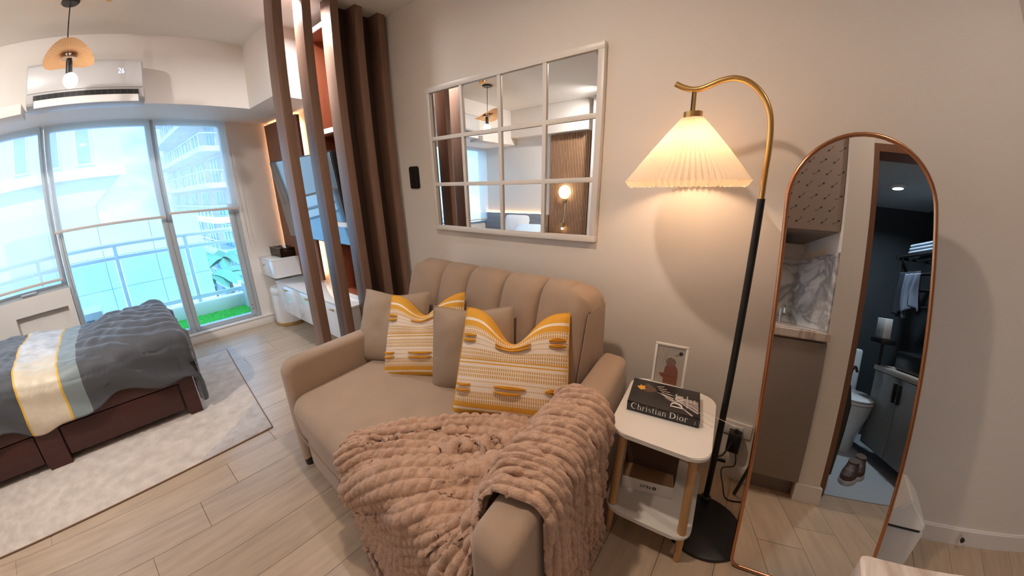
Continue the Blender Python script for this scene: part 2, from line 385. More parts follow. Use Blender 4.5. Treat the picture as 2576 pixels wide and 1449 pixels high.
struct(boxes('wall_shower', [((-1.15, -1.98, -0.06), (-1.05, -0.66, CZ)), ((-1.05, -1.98, -0.06), (0.21, -1.88, CZ)), ((-1.05, -0.745, -0.06), (-0.20, -0.66, CZ))], bath_m))
sbox('floor_bathroom', (-1.05, -1.88, -0.06), (0.33, -0.745, 0.006), bathfloor_m)
sbox('ceiling_bathroom', (-1.05, -1.88, 1.99), (0.21, -0.745, 2.03), bathceil_m)
struct(boxes('baseboard_right', [((1.676, -2.3, 0), (1.69, 2.33, 0.084)), ((1.682, -2.3, 0.084), (1.69, 2.33, 0.09))], trim_m))
struct(boxes('baseboard_far', [((-0.36, 4.245, 0), (1.50, 4.27, 0.088)), ((-0.36, 4.235, 0.088), (1.50, 4.30, 0.105))], trim_m, None, 0.003))
struct(boxes('baseboard_column', [((0.47, -0.712, 0), (0.484, -0.575, 0.095)), ((0.33, -0.712, 0), (0.47, -0.70, 0.095))], trim_m))
doorwood = mat('door_frame_wood', (0.20, 0.085, 0.045), 0.4, var=0.12, vscale=6, stretch=(6, 6, 0.6))
struct(boxes('door_2', [((0.20, -0.785, 0), (0.345, -0.745, 1.98)), ((0.20, -1.545, 0), (0.345, -1.505, 1.98)), ((0.20, -1.505, 1.935), (0.345, -0.785, 1.98))], doorwood))

# window band: fixed light on the left, tall fixed light, balcony door
blue_glass = glass_pane('window_glass', (0.80, 0.93, 1.0), 0.10)
def frame_set(o, x0, x1, z0, z1, y, wd, pane_y, name='window_frame'):
    boxes(name, [((x0, y, z0), (x0 + wd, y + 0.07, z1)), ((x1 - wd, y, z0), (x1, y + 0.07, z1)), ((x0 + wd, y, z0), (x1 - wd, y + 0.07, z0 + wd)), ((x0 + wd, y, z1 - wd), (x1 - wd, y + 0.07, z1))], alu_m, o, 0.003)
    box('pane', (x0 + wd, pane_y, z0 + wd), (x1 - wd, pane_y + 0.006, z1 - wd), blue_glass, o)
def sthing(name, loc):
    o = bpy.data.objects.new(name, None); COL.objects.link(o); o.location = loc; ORG[o.name] = Vector(loc); o['kind'] = 'structure'; return o
w1 = sthing('window_1', (-1.1, 4.30, 0.79)); frame_set(w1, -1.84, -0.40, 0.79, 2.10, 4.29, 0.045, 4.32)
boxes('window_handle', [((-0.80, 4.268, 0.805), (-0.66, 4.285, 0.822)), ((-0.74, 4.28, 0.80), (-0.72, 4.295, 0.828))], alu_m, w1, 0.003)
w2 = sthing('window_2', (0.03, 4.30, 0.105)); frame_set(w2, -0.39, 0.475, 0.105, 2.10, 4.29, 0.045, 4.32)
d1 = sthing('door_1', (0.78, 4.30, 0.105)); frame_set(d1, 0.475, 1.075, 0.105, 2.10, 4.30, 0.042, 4.33, 'door_frame')
boxes('door_stile', [((0.985, 4.285, 0.13), (1.035, 4.30, 1.32))], alu_m, d1, 0.003)
bm = bmesh.new()
for zz in (0.20, 0.245): addlathe(bm, [(0.005, 0), (0.005, 0.003)], (0, 0, 0), 10, Matrix.Translation((1.01, 4.286, zz)) @ Matrix.Rotation(R(90), 4, 'X'))
from_bm('screw', bm, black_pl, d1)

# ------------------------------------------------------------------ outside
conc = mat('balcony_concrete', (0.62, 0.66, 0.70), 0.8)
bal = thing('balcony', 'pale concrete balcony floor with a low white kerb outside the glass door', 'balcony', (0.2, 4.42, -0.15))
box('slab', (-1.6, 4.42, -0.15), (1.5, 5.46, -0.012), conc, bal)
box('kerb', (-1.6, 5.30, -0.012), (1.5, 5.44, 0.15), mat('kerb_white', (0.85, 0.82, 0.80), 0.7), bal, 0.006)
box('side_wall', (1.18, 4.43, -0.012), (1.30, 5.30, 0.30), conc, bal)
turf_m = mat('plastic_turf', (0.06, 0.62, 0.09), 0.7, var=0.25, vscale=30)
V, F = [(0.3, 4.45, -0.006), (1.17, 4.45, -0.006), (1.17, 5.29, -0.006), (0.3, 5.29, -0.006)], [(0, 1, 2, 3)]
rng = np.random.RandomState(3)
for i in range(7000):
    x, y = rng.uniform(0.31, 1.165), rng.uniform(4.46, 5.28); a = rng.uniform(0, 6.28); l_ = rng.uniform(0.010, 0.022); n_ = len(V)
    dx, dy = 0.0022 * math.cos(a), 0.0022 * math.sin(a)
    V += [(x - dx, y - dy, -0.006), (x + dx, y + dy, -0.006), (x + rng.uniform(-0.008, 0.008), y + rng.uniform(-0.008, 0.008), -0.006 + l_)]; F.append((n_, n_ + 1, n_ + 2))
tag(mesh('artificial_turf', V, F, turf_m), 'bright green artificial grass mat on the balcony floor', 'turf', kind='stuff')
rail_w = mat('rail_white', (0.88, 0.83, 0.82), 0.4); rail_a = mat('rail_aluminium', (0.66, 0.76, 0.84), 0.45)
rl = thing('balcony_railing', 'balcony railing of white handrail, metal posts and glass panels', 'railing', (0.0, 5.37, 0.15))
tube('handrail', [(-1.6, 5.37, 0.975), (1.5, 5.37, 0.985)], 0.026, rail_w, rl, 12)
box('mid_rail', (-1.6, 5.355, 0.82), (1.5, 5.385, 0.855), rail_a, rl)
box('bottom_rail', (-1.6, 5.355, 0.19), (1.5, 5.385, 0.235), rail_a, rl)
xs = [-1.58, -0.75, 0.03, 0.72, 1.46]
for x in xs: box('post', (x - 0.018, 5.352, 0.15), (x + 0.018, 5.388, 0.97), rail_a, rl, 0.003)
gl2 = glass_pane('railing_glass', (0.78, 0.90, 0.97), 0.12)
for a, b in zip(xs, xs[1:]): box('glass_panel', (a + 0.03, 5.367, 0.24), (b - 0.03, 5.375, 0.815), gl2, rl)
ac2 = thing('condenser_unit', 'white air conditioner condenser standing on the balcony behind the bed', 'condenser', (-0.42, 4.95, -0.012))
box('casing', (-0.62, 4.78, -0.012), (-0.22, 5.10, 0.43), mat('condenser_white', (0.75, 0.8, 0.82), 0.5), ac2, 0.01)
box('grille', (-0.58, 4.770, 0.06), (-0.30, 4.785, 0.36), mat('condenser_grille', (0.22, 0.26, 0.28), 0.6), ac2, 0.004)

bw_m = mat('render_beige', (0.62, 0.55, 0.52), 0.9); bs_m = mat('slab_white', (0.85, 0.84, 0.86), 0.8); bglass = mat('facade_glass', (0.10, 0.30, 0.38), 0.15, spec=0.7)
bframe = mat('facade_frame', (0.72, 0.80, 0.84), 0.6); btower = mat('tower_render', (0.70, 0.68, 0.66), 0.9)
# neighbour on the right: its facade runs away from the balcony, balconies facing left
b1 = thing('apartment_building', 'cream apartment block with stacked rounded balconies beyond the right blind', 'building', (11.5, 52, -12))
box('wall', (8.9, 36, -12), (14, 70, 20), bw_m, b1)
for fl in range(-4, 5):
    z = 2.4 + fl * 3.0
    pl = [(8.9, 37.0), (7.7, 37.0), (7.35, 37.6), (7.35, 65.5), (7.7, 67.0), (8.9, 67.0)]
    prism('balcony_slab', [(x, y, z - 0.30) for x, y in pl], (0, 0, 0.42), bs_m, b1)
    if fl > 3: continue
    bm = bmesh.new()
    rp = [(8.9, 37.1, z + 1.15), (7.8, 37.1, z + 1.15), (7.45, 37.7, z + 1.15), (7.45, 65.4, z + 1.15), (7.8, 66.8, z + 1.15)]
    addtube(bm, rp, 0.05, 6)
    for y in np.arange(37.8, 66, 1.6): addtube(bm, [(7.45, y, z + 0.1), (7.45, y, z + 1.15)], 0.035, 5)
    from_bm('balcony_rail', bm, bframe, b1)
    for j, y in enumerate(np.arange(38.5, 64, 6.2)):
        wn = box('window', (8.84, y, z + 0.15), (8.90, y + 3.6, z + 2.45), bframe, b1)
        for q in range(3): box('pane', (8.80, y + 0.12 + q * 1.17, z + 0.25), (8.86, y + 1.08 + q * 1.17, z + 2.32), bglass, wn)
# tower on the left, stepped, with tall window strips
b2 = thing('tower_block', 'tall grey tower with vertical window strips beyond the left blinds', 'building', (-4, 32, -12))
box('upper_wall', (-12, 28, 3.3), (1.45, 36, 22), btower, b2)
prism('sloped_soffit', [(-12, 28.3, 3.3), (1.45, 28.3, 3.3), (-0.32, 28.3, 1.5), (-12, 28.3, 1.5)], (0, 7, 0), btower, b2)
box('lower_wall', (-12, 28.3, -12), (-0.32, 35, 1.5), mat('tower_lower', (0.60, 0.64, 0.68), 0.9), b2)
gw = mat('tower_window', (0.36, 0.42, 0.45), 0.4); fin_m = mat('tower_fin', (0.82, 0.84, 0.86), 0.8)
for i, x in enumerate((-11.2, -9.4, -7.6, -5.8, -4.0, -2.2, -0.5)):
    for zz in (3.7, 8.6, 13.5):
        wn = box('window', (x - 0.45, 27.9, zz), (x + 0.45, 28.02, zz + 4.2), fin_m, b2)
        box('pane', (x - 0.34, 27.86, zz + 0.12), (x + 0.34, 27.94, zz + 4.05), gw, wn)
box('ledge', (-12, 27.7, 3.0), (1.5, 28.1, 3.35), fin_m, b2)
pw_m = mat('podium_panel_sky_shade', (0.40, 0.58, 0.74), 0.55, var=0.12, vscale=0.6, rand=0.05)  # blue of open-sky shade put into the base colour of a white wall
b3 = thing('podium_wall', 'panelled wall tinted blue for sky shade, facing the balcony below the middle blind', 'building', (0.4, 16, -12))
box('backing', (-3.2, 16.1, -12), (2.7, 17, 0.85), mat('podium_joint', (0.36, 0.53, 0.69), 0.8), b3)  # joint colour carries the same blue shade
for i in range(4):
    for j in range(5): box('wall_panel', (-3.2 + i * 1.475, 16, 0.85 - (j + 1) * 1.05 + 0.012), (-3.2 + (i + 1) * 1.475 - 0.012, 16.12, 0.85 - j * 1.05), pw_m, b3)
palm_m = mat('palm_leaf', (0.16, 0.36, 0.22), 0.6, rand=0.2); shrub_m = mat('shrub_leaf', (0.35, 0.62, 0.12), 0.6, var=0.3, vscale=20); bark = mat('palm_bark', (0.20, 0.16, 0.12), 0.9)
def palm(x, y, z0, h, seed, label):
    rg = random.Random(seed); p = thing('palm_tree', label, 'palm', (x, y, z0), 'palms below the balcony')
    tube('trunk', [(x, y, z0), (x + 0.1, y, z0 + h * 0.6), (x, y, z0 + h)], [0.16, 0.12, 0.10], bark, p, 8)
    for i in range(16):
        a = i / 16 * 2 * PI + rg.uniform(-0.2, 0.2); L = rg.uniform(1.7, 2.5); up = rg.uniform(0.2, 1.0); V, F = [], []
        for t in range(9):
            u = t / 8; c = Vector((x + math.cos(a) * L * u, y + math.sin(a) * L * u, z0 + h + up * math.sin(u * 2.2) - 0.9 * u * u))
            wd = 0.33 * math.sin(PI * min(0.08 + u * 0.92, 1)) ** 0.6; sd = Vector((-math.sin(a), math.cos(a), 0))
            V += [c - sd * wd - Vector((0, 0, wd * 0.7)), c, c + sd * wd - Vector((0, 0, wd * 0.7))]
            if t:
                n_ = len(V) - 6
                F += [(n_, n_ + 1, n_ + 4, n_ + 3), (n_ + 1, n_ + 2, n_ + 5, n_ + 4)]
        mesh('frond', V, F, palm_m, p)
palm(4.0, 24, -12, 9.0, 1, 'palm crown nearest below the neighbour balconies')
palm(5.6, 28, -12, 9.4, 2, 'second palm crown farther right below the neighbour balconies')
V, F = [], []
rg = random.Random(5)
for i in range(900):
    d = Vector((rg.gauss(0, 1), rg.gauss(0, 1), rg.gauss(0, 1))).normalized() * rg.uniform(0.5, 1.0); c = Vector((2.35, 20, -3.9)) + Vector((d.x * 0.9, d.y * 0.9, d.z * 1.6)); n_ = len(V)
    a = Vector((rg.uniform(-1, 1), rg.uniform(-1, 1), rg.uniform(-1, 1))).normalized() * 0.16; b = a.orthogonal().normalized() * 0.07
    V += [c - a, c + b, c + a, c - b]; F.append((n_, n_ + 1, n_ + 2, n_ + 3))
sh = thing('shrub', 'yellow green leafy shrub seen through the railing glass', 'shrub', (2.35, 20, -12))
mesh('foliage', V, F, shrub_m, sh); tube('stem', [(2.35, 20, -12), (2.35, 20, -4)], 0.08, bark, sh, 6)
gr = box('ground', (-40, 6, -12.2), (40, 90, -12), mat('ground_paving', (0.55, 0.56, 0.55), 0.9)); struct(gr)

# ------------------------------------------------------------------ roller blinds
blind_l = sheer('blind_fabric', (0.92, 0.90, 0.85), 0.45, 0.65)
def blind(x0, x1, zb, label, chx):
    b = thing('roller_blind', label, 'blind', ((x0 + x1) / 2, 4.21, zb), 'sheer roller blinds')
    V = [(x0, 4.212, zb), (x1, 4.212, zb), (x1, 4.212, 2.10), (x0, 4.212, 2.10)]
    mesh('fabric', V, [(0, 1, 2, 3)], blind_l, b)
    box('bottom_bar', (x0, 4.202, zb - 0.022), (x1, 4.222, zb), mat_bar, b, 0.004)
    if chx:
        cx, z0_ = chx
        tube('bead_chain', [(cx - 0.012, 4.225, 2.08), (cx - 0.014, 4.225, z0_ + 0.1), (cx - 0.018, 4.225, z0_ + 0.02), (cx + 0.006, 4.225, z0_ - 0.012), (cx + 0.03, 4.225, z0_ + 0.03), (cx + 0.022, 4.225, z0_ + 0.15), (cx + 0.010, 4.225, 2.08)], 0.0022, white_satin, b, 5)
    return b
mat_bar = mat('blind_bar', (0.62, 0.56, 0.52), 0.5)
blind(-1.80, -0.415, 0.89, 'longest sheer roller blind, on the left window above the white sill', (-0.37, 0.72))
blind(-0.40, 0.462, 1.262, 'widest sheer roller blind, over the tall middle pane', None)
blind(0.488, 1.072, 1.285, 'narrowest sheer roller blind, over the balcony door', (1.09, 0.87))

# ------------------------------------------------------------------ slat divider
dv = thing('slat_divider', 'floor to ceiling room divider of five dark wood slats beside the sofa', 'divider', (1.26, 2.39, 0), None)
for x in (0.905, 1.08, 1.261, 1.435, 1.61):
    box('slat', (x, 2.33, 0.0), (x + 0.056, 2.455, CZ), wood_m, dv, 0.002)

box('divider_panel', (1.30, 2.456, 0.0), (1.69, 2.473, CZ), mat('dark_panel_wood', (0.05, 0.026, 0.018), 0.5), dv)

# ------------------------------------------------------------------ television wall
pn = thing('wood_wall_panel', 'reddish ribbed wood panel glowing at its edges behind the television', 'panel', (1.475, 3.84, 0.55))
box('backing', (1.440, 3.42, 0.55), (1.458, 4.215, 2.070), panel_back, pn)
bm = bmesh.new(); y = 3.424
while y < 4.20:
    addbox(bm, (1.424, y, 0.55), (1.441, y + 0.010, 2.070)); y += 0.0166
rb = from_bm('ribs', bm, panel_wood, pn); rb['kind'] = 'stuff'
led = emis('led_strip', (1.0, 0.50, 0.22), 30)
boxes('batten', [((1.458, 3.6, 0.6), (1.499, 3.62, 2.0)), ((1.458, 4.0, 0.6), (1.499, 4.02, 2.0))], panel_back, pn)
box('led_strip', (1.466, 4.14, 0.60), (1.476, 4.15, 2.02), led, pn)
box('led_strip', (1.466, 3.50, 2.00), (1.476, 4.14, 2.01), led, pn)
box('led_strip', (1.466, 3.485, 0.60), (1.476, 3.495, 2.02), led, pn)
tv = thing('television', 'large wall mounted television tilted forward on the ribbed wood panel', 'television', (1.42, 3.19, 0.98))
Mt = Matrix.Translation((1.365, 3.19, 0.98)) @ Matrix.Rotation(R(-6), 4, 'Y')
scr = mat('tv_screen', (0.02, 0.022, 0.026), 0.06, spec=1.0, coat=1.0)
box('screen', (-0.012, -0.60, 0.006), (-0.006, 0.60, 0.70), scr, tv, M=Mt)
box('bezel', (-0.007, -0.61, -0.004), (0.03, 0.61, 0.71), black_pl, tv, 0.004, M=Mt)
box('bracket', (1.37, 3.42, 1.15), (1.424, 3.70, 1.45), black_m, tv)
cs = thing('tv_console', 'long white gloss floating console with gold handles under the television', 'console', (1.335, 3.18, 0.22))
box('body', (1.186, 2.475, 0.22), (1.499, 3.90, 0.515), white_gloss, cs)
box('top', (1.168, 2.47, 0.515), (1.499, 3.905, 0.535), white_gloss, cs, 0.002)
for i in range(3):
    y0 = 2.48 + i * 0.474
    d = box('door', (1.168, y0, 0.222), (1.186, y0 + 0.470, 0.512), white_gloss, cs, 0.0015)
    box('handle', (1.150, y0 + 0.205, 0.468), (1.168, y0 + 0.265, 0.478), gold_m, d, 0.002)
bx = thing('drawer_box', 'white gloss drawer box stepped up beside the window wall', 'drawer', (1.335, 4.08, 0.56))
box('body', (1.186, 3.90, 0.555), (1.499, 4.265, 0.735), white_gloss, bx)
box('top', (1.166, 3.898, 0.735), (1.499, 4.268, 0.75), white_gloss, bx, 0.002)
dr = box('drawer', (1.168, 3.903, 0.557), (1.186, 4.262, 0.733), white_gloss, bx, 0.0015)
tube('ring_pull', [(1.166, 4.17, 0.675), (1.150, 4.17, 0.675), (1.150, 4.13, 0.675), (1.166, 4.13, 0.675)], 0.004, steel_m, dr, 6)
ts = thing('tissue_box', 'smoky brown tissue box on the white drawer box', 'box', (1.36, 4.10, 0.75))
smoke_m = glass_pane('smoked_acrylic', (0.36, 0.28, 0.22), 0.15)
boxes('case', [((1.28, 3.95, 0.75), (1.44, 3.955, 0.84)), ((1.28, 4.235, 0.75), (1.44, 4.24, 0.84)), ((1.28, 3.95, 0.75), (1.285, 4.24, 0.84)), ((1.435, 3.95, 0.75), (1.44, 4.24, 0.84)), ((1.28, 3.95, 0.835), (1.345, 4.24, 0.842)), ((1.375, 3.95, 0.835), (1.44, 4.24, 0.842))], smoke_m, ts)
box('rim', (1.277, 3.947, 0.838), (1.283, 4.243, 0.845), mat('dark_brown', (0.10, 0.06, 0.04), 0.4), ts)
box('tissues', (1.295, 3.97, 0.752), (1.43, 4.225, 0.80), white_satin, ts, 0.01)
P_ = np.array([[(1.345 + 0.03 * u, 4.03 + 0.11 * v, 0.80 + 0.075 * (1 - (2 * v - 1) ** 2) + 0.01 * math.sin(9 * v)) for v in np.linspace(0, 1, 9)] for u in (0, 0.5, 1)])
grid('loose_tissue', P_, white_satin, ts)
pf = thing('pouf_bin', 'white ribbed round pouf with a gold base by the window wall', 'pouf', (1.30, 4.06, 0))
lathe('base', [(0.145, 0.0), (0.150, 0.004), (0.150, 0.036), (0.145, 0.040)], (1.305, 4.085, 0), gold_m, pf, 40)
bm = bmesh.new(); rings = []
for z, f in ((0.040, 0.148), (0.06, 0.150), (0.345, 0.150), (0.355, 0.148)):
    rings.append([bm.verts.new((1.305 + (f - 0.003 * abs(math.cos(k * 1.5708)) ** 4) * math.cos(2 * PI * k / 96), 4.085 + (f - 0.003 * abs(math.cos(k * 1.5708)) ** 4) * math.sin(2 * PI * k / 96), z)) for k in range(96)])
for a, b in zip(rings, rings[1:]):
    for k in range(96): bm.faces.new((a[k], a[(k + 1) % 96], b[(k + 1) % 96], b[k]))
bm.faces.new(rings[-1]); from_bm('body', bm, white_satin, pf, True)
lathe('lid', [(0.148, 0.358), (0.151, 0.365), (0.151, 0.405), (0.14, 0.43), (0.10, 0.445), (0.0, 0.45)], (1.305, 4.085, 0), white_satin, pf, 40)
su = thing('shelf_unit', 'tall open shelf unit with reddish wood interior behind the slat divider', 'shelf', (1.41, 2.67, 0.535))
box('back', (1.485, 2.475, 0.536), (1.499, 2.88, CZ - 0.005), cabin_wood, su)
box('side', (1.325, 2.475, 0.536), (1.485, 2.492, CZ - 0.005), wood_m, su)
box('side', (1.395, 2.865, 0.536), (1.485, 2.88, CZ - 0.005), cabin_wood, su)
for z in (0.537, 1.13, 1.815, 2.50):
    s_ = box('shelf_board', (1.33, 2.492, z), (1.485, 2.865, z + 0.034), cabin_wood, su)
    box('white_edge', (1.322, 2.492, z), (1.330, 2.865, z + 0.034), white_satin, s_)

# ------------------------------------------------------------------ air conditioner, pendant, sprinkler
ac = thing('air_conditioner', 'white split air conditioner on the beam above the window', 'air conditioner', (-0.03, 3.45, 2.06))
prof = [(3.548, 2.075), (3.40, 2.075), (3.345, 2.10), (3.325, 2.14), (3.325, 2.335), (3.35, 2.36), (3.548, 2.36)]
bm = bmesh.new(); addprism(bm, [(-0.425, y, z) for y, z in prof], (0.785, 0, 0))
bmesh.ops.bevel(bm, geom=bm.edges[:], offset=0.006, segments=2, affect='EDGES'); ac_m = mat('ac_white', (0.58, 0.57, 0.56), 0.35); from_bm('housing', bm, ac_m, ac, True)
box('front_panel', (-0.415, 3.317, 2.165), (0.350, 3.326, 2.33), ac_m, ac, 0.003)
box('outlet', (-0.37, 3.318, 2.118), (0.32, 3.33, 2.150), black_pl, ac)
bm = bmesh.new()
for i in range(17): addbox(bm, (-0.355 + i * 0.04, 3.315, 2.12), (-0.352 + i * 0.04, 3.325, 2.148))
vn_ = from_bm('vanes', bm, mat('vane_grey', (0.08, 0.08, 0.09), 0.5), ac)
vn_['kind'] = 'stuff'
box('flap', (-0.365, -0.004, -0.03), (0.315, 0.004, 0.022), white_satin, ac, 0.002, M=Matrix.Translation((0, 3.312, 2.095)) @ Matrix.Rotation(R(-14), 4, 'X'))
disp = emis('display_blue', (0.45, 0.50, 1.0), 2.2)
stroke_text('display_digits', '26', (0.20, 3.316, 2.255), (1, 0, 0), (0, 0, 1), 0.034, disp, ac, (0, -1, 0))
PY = 2.92
pd = thing('pendant_lamp', 'pendant lamp with a folded woven rattan shade and glowing round bulb', 'pendant lamp', (-0.11, PY, 2.05))
lathe('canopy', [(0.0, CZ - 0.018), (0.052, CZ - 0.018), (0.062, CZ - 0.010), (0.062, CZ - 0.001), (0.0, CZ - 0.001)], (-0.13, PY, 0), black_m, pd, 24)
tube('cord', [(-0.13, PY, CZ - 0.016), (-0.125, PY, 2.40), (-0.115, PY, 2.26)], 0.004, black_pl, pd, 6)
lathe('lamp_holder', [(0.0, 2.245), (0.016, 2.245), (0.020, 2.235), (0.020, 2.165), (0.018, 2.155), (0.0, 2.155)], (-0.108, PY, 0), black_m, pd, 16)
lathe('mount_disc', [(0.0, 2.250), (0.048, 2.248), (0.050, 2.254), (0.0, 2.258)], (-0.11, PY, 0), mat('disc_wood', (0.28, 0.18, 0.10), 0.5), pd, 24)
bulb = emis('bulb_glow', (1.0, 0.93, 0.90), 16)
lathe('bulb', [(0.0, 2.078)] + [(0.045 * math.sin(R(a)), 2.123 - 0.045 * math.cos(R(a))) for a in range(15, 160, 14)] + [(0.014, 2.160), (0.0, 2.160)], (-0.10, PY, 0), bulb, pd, 24)
straw = sheer('woven_straw', (0.80, 0.47, 0.22), 0.10, 0.55)
rr_ = np.linspace(0.02, 0.165, 12); an = np.linspace(0, 2 * PI, 97)
P_ = np.zeros((12, 97, 3))
for i, r_ in enumerate(rr_):
    for j, a in enumerate(an):
        x, y = r_ * math.cos(a), r_ * math.sin(a)
        z = 0.055 - 0.9 * max(0, abs(x) - 0.03) ** 1.45 + 0.42 * max(0, -y) * r_ / 0.165 * 0.6 - 0.25 * max(0, y) + 0.0016 * (j % 2)
        P_[i, j] = (-0.115 + x * 0.95, PY + y, 2.225 + z)
shd = grid('shade', P_, straw, pd)
bm = bmesh.new()
for j in range(0, 96, 2): addtube(bm, [P_[i, j] - np.array((0, 0, 0.001)) for i in range(0, 12, 2)] + [P_[11, j]], 0.0011, 4)
wv = from_bm('straw_ribs', bm, mat('straw_rib', (0.50, 0.26, 0.10), 0.7), shd); wv['kind'] = 'stuff'
sd = thing('smoke_detector', 'cream and brass smoke detector on the ceiling near the pendant lamp', 'smoke detector', (0.11, 2.79, CZ - 0.06), 'ceiling smoke detectors')
cream = mat('cream_plastic', (0.62, 0.52, 0.36), 0.5)
def detector(sd, x, y):
    lathe('base', [(0.0, CZ - 0.022), (0.052, CZ - 0.022), (0.056, CZ - 0.012), (0.056, CZ - 0.001), (0.0, CZ - 0.001)], (x, y, 0), cream, sd, 28)
    lathe('sensor', [(0.0, CZ - 0.060), (0.016, CZ - 0.060), (0.020, CZ - 0.052), (0.034, CZ - 0.046), (0.038, CZ - 0.024), (0.0, CZ - 0.023)], (x, y, 0), gold_m, sd, 24)
detector(sd, 0.11, 2.79)
sd = thing('smoke_detector', 'cream and brass smoke detector reflected at the top right pane of the grid mirror', 'smoke detector', (0.03, 1.40, CZ - 0.06), 'ceiling smoke detectors')
detector(sd, 0.03, 1.40)

# ------------------------------------------------------------------ rug
rug_m = mat('rug_pile', (0.62, 0.54, 0.48), 0.95, bump=0.8, bscale=160, var=0.18, vscale=14, stretch=(1, 1, 1), spec=0.1, sheen=0.3, bdist=0.006)
rug2 = mat('rug_pile_grey', (0.50, 0.46, 0.45), 0.95, bump=0.8, bscale=160, var=0.2, vscale=20, spec=0.1, sheen=0.3, bdist=0.006)
rg_ = thing('area_rug', 'beige short pile rug with ribbed geometric bands beneath the bed', 'rug', (-0.5, 3.0, 0))
c00, c10, c11, c01 = (-1.38, 2.150), (0.463, 2.232), (0.605, 3.83), (-1.38, 3.75)
n1, n2 = 150, 110
P_ = np.zeros((n1, n2, 3)); MI = []
def rug_h(u, v):
    # raised ribs inside a few slanted bands
    q = u * 2.2 + v * 1.25
    for c, wd in ((2.78, 0.13), (1.9, 0.16), (1.05, 0.14)):
        if abs(q - c) < wd: return 0.0035 * (1 if math.sin((u * 2.2 - v * 1.6) * 120) > 0 else -0.4)
    return 0.0006 * math.sin(u * 311) * math.sin(v * 257)
for i in range(n1):
    for j in range(n2):
        u, v = i / (n1 - 1), j / (n2 - 1)
        x = (c00[0] * (1 - u) + c10[0] * u) * (1 - v) + (c01[0] * (1 - u) + c11[0] * u) * v
        y = (c00[1] * (1 - u) + c10[1] * u) * (1 - v) + (c01[1] * (1 - u) + c11[1] * u) * v
        e = min(u, 1 - u, v, 1 - v)
        P_[i, j] = (x, y, 0.013 + rug_h(u, v) if e > 0.004 else 0.008)
pile = grid('pile', P_, [rug_m, rug2], rg_)
fi = 0
for i in range(n1 - 1):
    for j in range(n2 - 1):
        u, v = i / n1, j / n2
        if (u * 2.2 - v * 0.9) > 1.72 + 0.25 * math.sin(v * 5): pile.data.polygons[fi].material_index = 1
        fi += 1
E2 = lambda p, q, o: [(p[0], p[1], 0.0), (q[0], q[1], 0.0)]
bm = bmesh.new()
for a, b in ((c00, c10), (c10, c11), (c11, c01), (c01, c00)): addtube(bm, [(a[0], a[1], 0.005), (b[0], b[1], 0.005)], 0.005, 6)
from_bm('binding', bm, mat('rug_binding', (0.20, 0.12, 0.075), 0.9), rg_, True)

# ------------------------------------------------------------------ bed
bd = thing('bed', 'dark mahogany bed frame with drawer fronts on the rug', 'bed', (-0.8, 3.3, 0))
BX0, BX1, BY0, BY1 = -1.53, 0.21, 2.80, 3.80
box('side_rail', (BX0, BY0, 0.255), (BX1 - 0.04, BY0 + 0.03, 0.342), bedwood, bd, 0.004)
box('side_rail', (BX0, BY1 - 0.03, 0.10), (BX1 - 0.04, BY1, 0.342), bedwood, bd, 0.004)
box('foot_board', (BX1 - 0.04, BY0 + 0.01, 0.06), (BX1, BY1 - 0.01, 0.345), bedwood, bd, 0.004)
for (x0, x1) in ((0.13, 0.212), (-0.74, -0.58), (-1.53, -1.45)):
    prism('post', [(x0, BY0 - 0.004, 0.342), (x1, BY0 - 0.004, 0.342), (x1, BY0 - 0.004, 0.014), (x0 + 0.01, BY0 - 0.004, 0.014), (x0, BY0 - 0.004, 0.05)], (0, 0.05, 0), bedwood, bd)
for (x0, x1) in ((0.13, 0.21), (-1.53, -1.45)): box('post', (x0, BY1 - 0.05, 0.014), (x1, BY1, 0.342), bedwood, bd)
for (x0, x1) in ((-0.575, 0.125), (-1.445, -0.745)):
    box('drawer_front', (x0 + 0.006, BY0 + 0.004, 0.062), (x1 - 0.006, BY0 + 0.024, 0.248), bedwood, bd, 0.003)
box('slat_base', (BX0, BY0 + 0.03, 0.24), (BX1 - 0.04, BY1 - 0.03, 0.28), bedwood, bd)
box('drawer_carcass', (BX0 + 0.02, BY0 + 0.028, 0.06), (BX1 - 0.06, BY1 - 0.05, 0.24), bedwood, bd)
mt = box('mattress', (BX0 + 0.02, BY0 + 0.02, 0.285), (BX1 - 0.02, BY1 - 0.02, 0.53), sheet_m, None, 0.05, 4)
tag(mt, 'grey sheeted mattress lying in the mahogany bed frame', 'mattress')
# comforter: strips across the bed, hanging over the near side and the foot
def duvet_pt(x, s):
    # s runs from the hem on the near side (0) up and across to the far side
    hang, th = 0.205 + 0.035 * math.sin(x * 7.0) + 0.02 * math.sin(x * 17 + 1), 0.0
    top = 0.585 + 0.012 * math.sin(x * 9 + 2) + 0.02 * math.sin(x * 4.1)
    y0 = BY0 - 0.012
    rad = 0.075
    if s < hang: y, z = y0 - 0.012 * math.sin(s * 30 + x * 11) * (1 - s / hang) - 0.008, top - rad - (hang - s)
    else:
        q = s - hang; qa = q / rad
        if qa < PI / 2: y, z = y0 + rad * (1 - math.cos(qa)), top - rad + rad * math.sin(qa)
        else:
            y = y0 + rad + (q - rad * PI / 2); z = top + 0.025 * math.sin(min(1, (y - y0) / 0.9) * PI)
            far = BY1 - 0.02 + 0.01
            if y > far: z -= (y - far) * 1.0; y = far + 0.02
    n_ = noise.noise(Vector((x * 5.5, s * 4.2, 1.3))) * 0.018 + noise.noise(Vector((x * 13 + s * 9, s * 15 - x * 6, 4.1))) * 0.009
    # diagonal pulls near the foot end
    wv_ = 0.010 * math.sin((s * 1.6 + x * 1.1) * 26 + 3 * noise.noise(Vector((x * 3, s * 3, 9)))) * max(0, min(1, (x + 0.55) / 0.4))
    return y, z + (n_ + wv_) * (1.0 if s > hang * 0.6 else 0.4), (n_ + wv_)
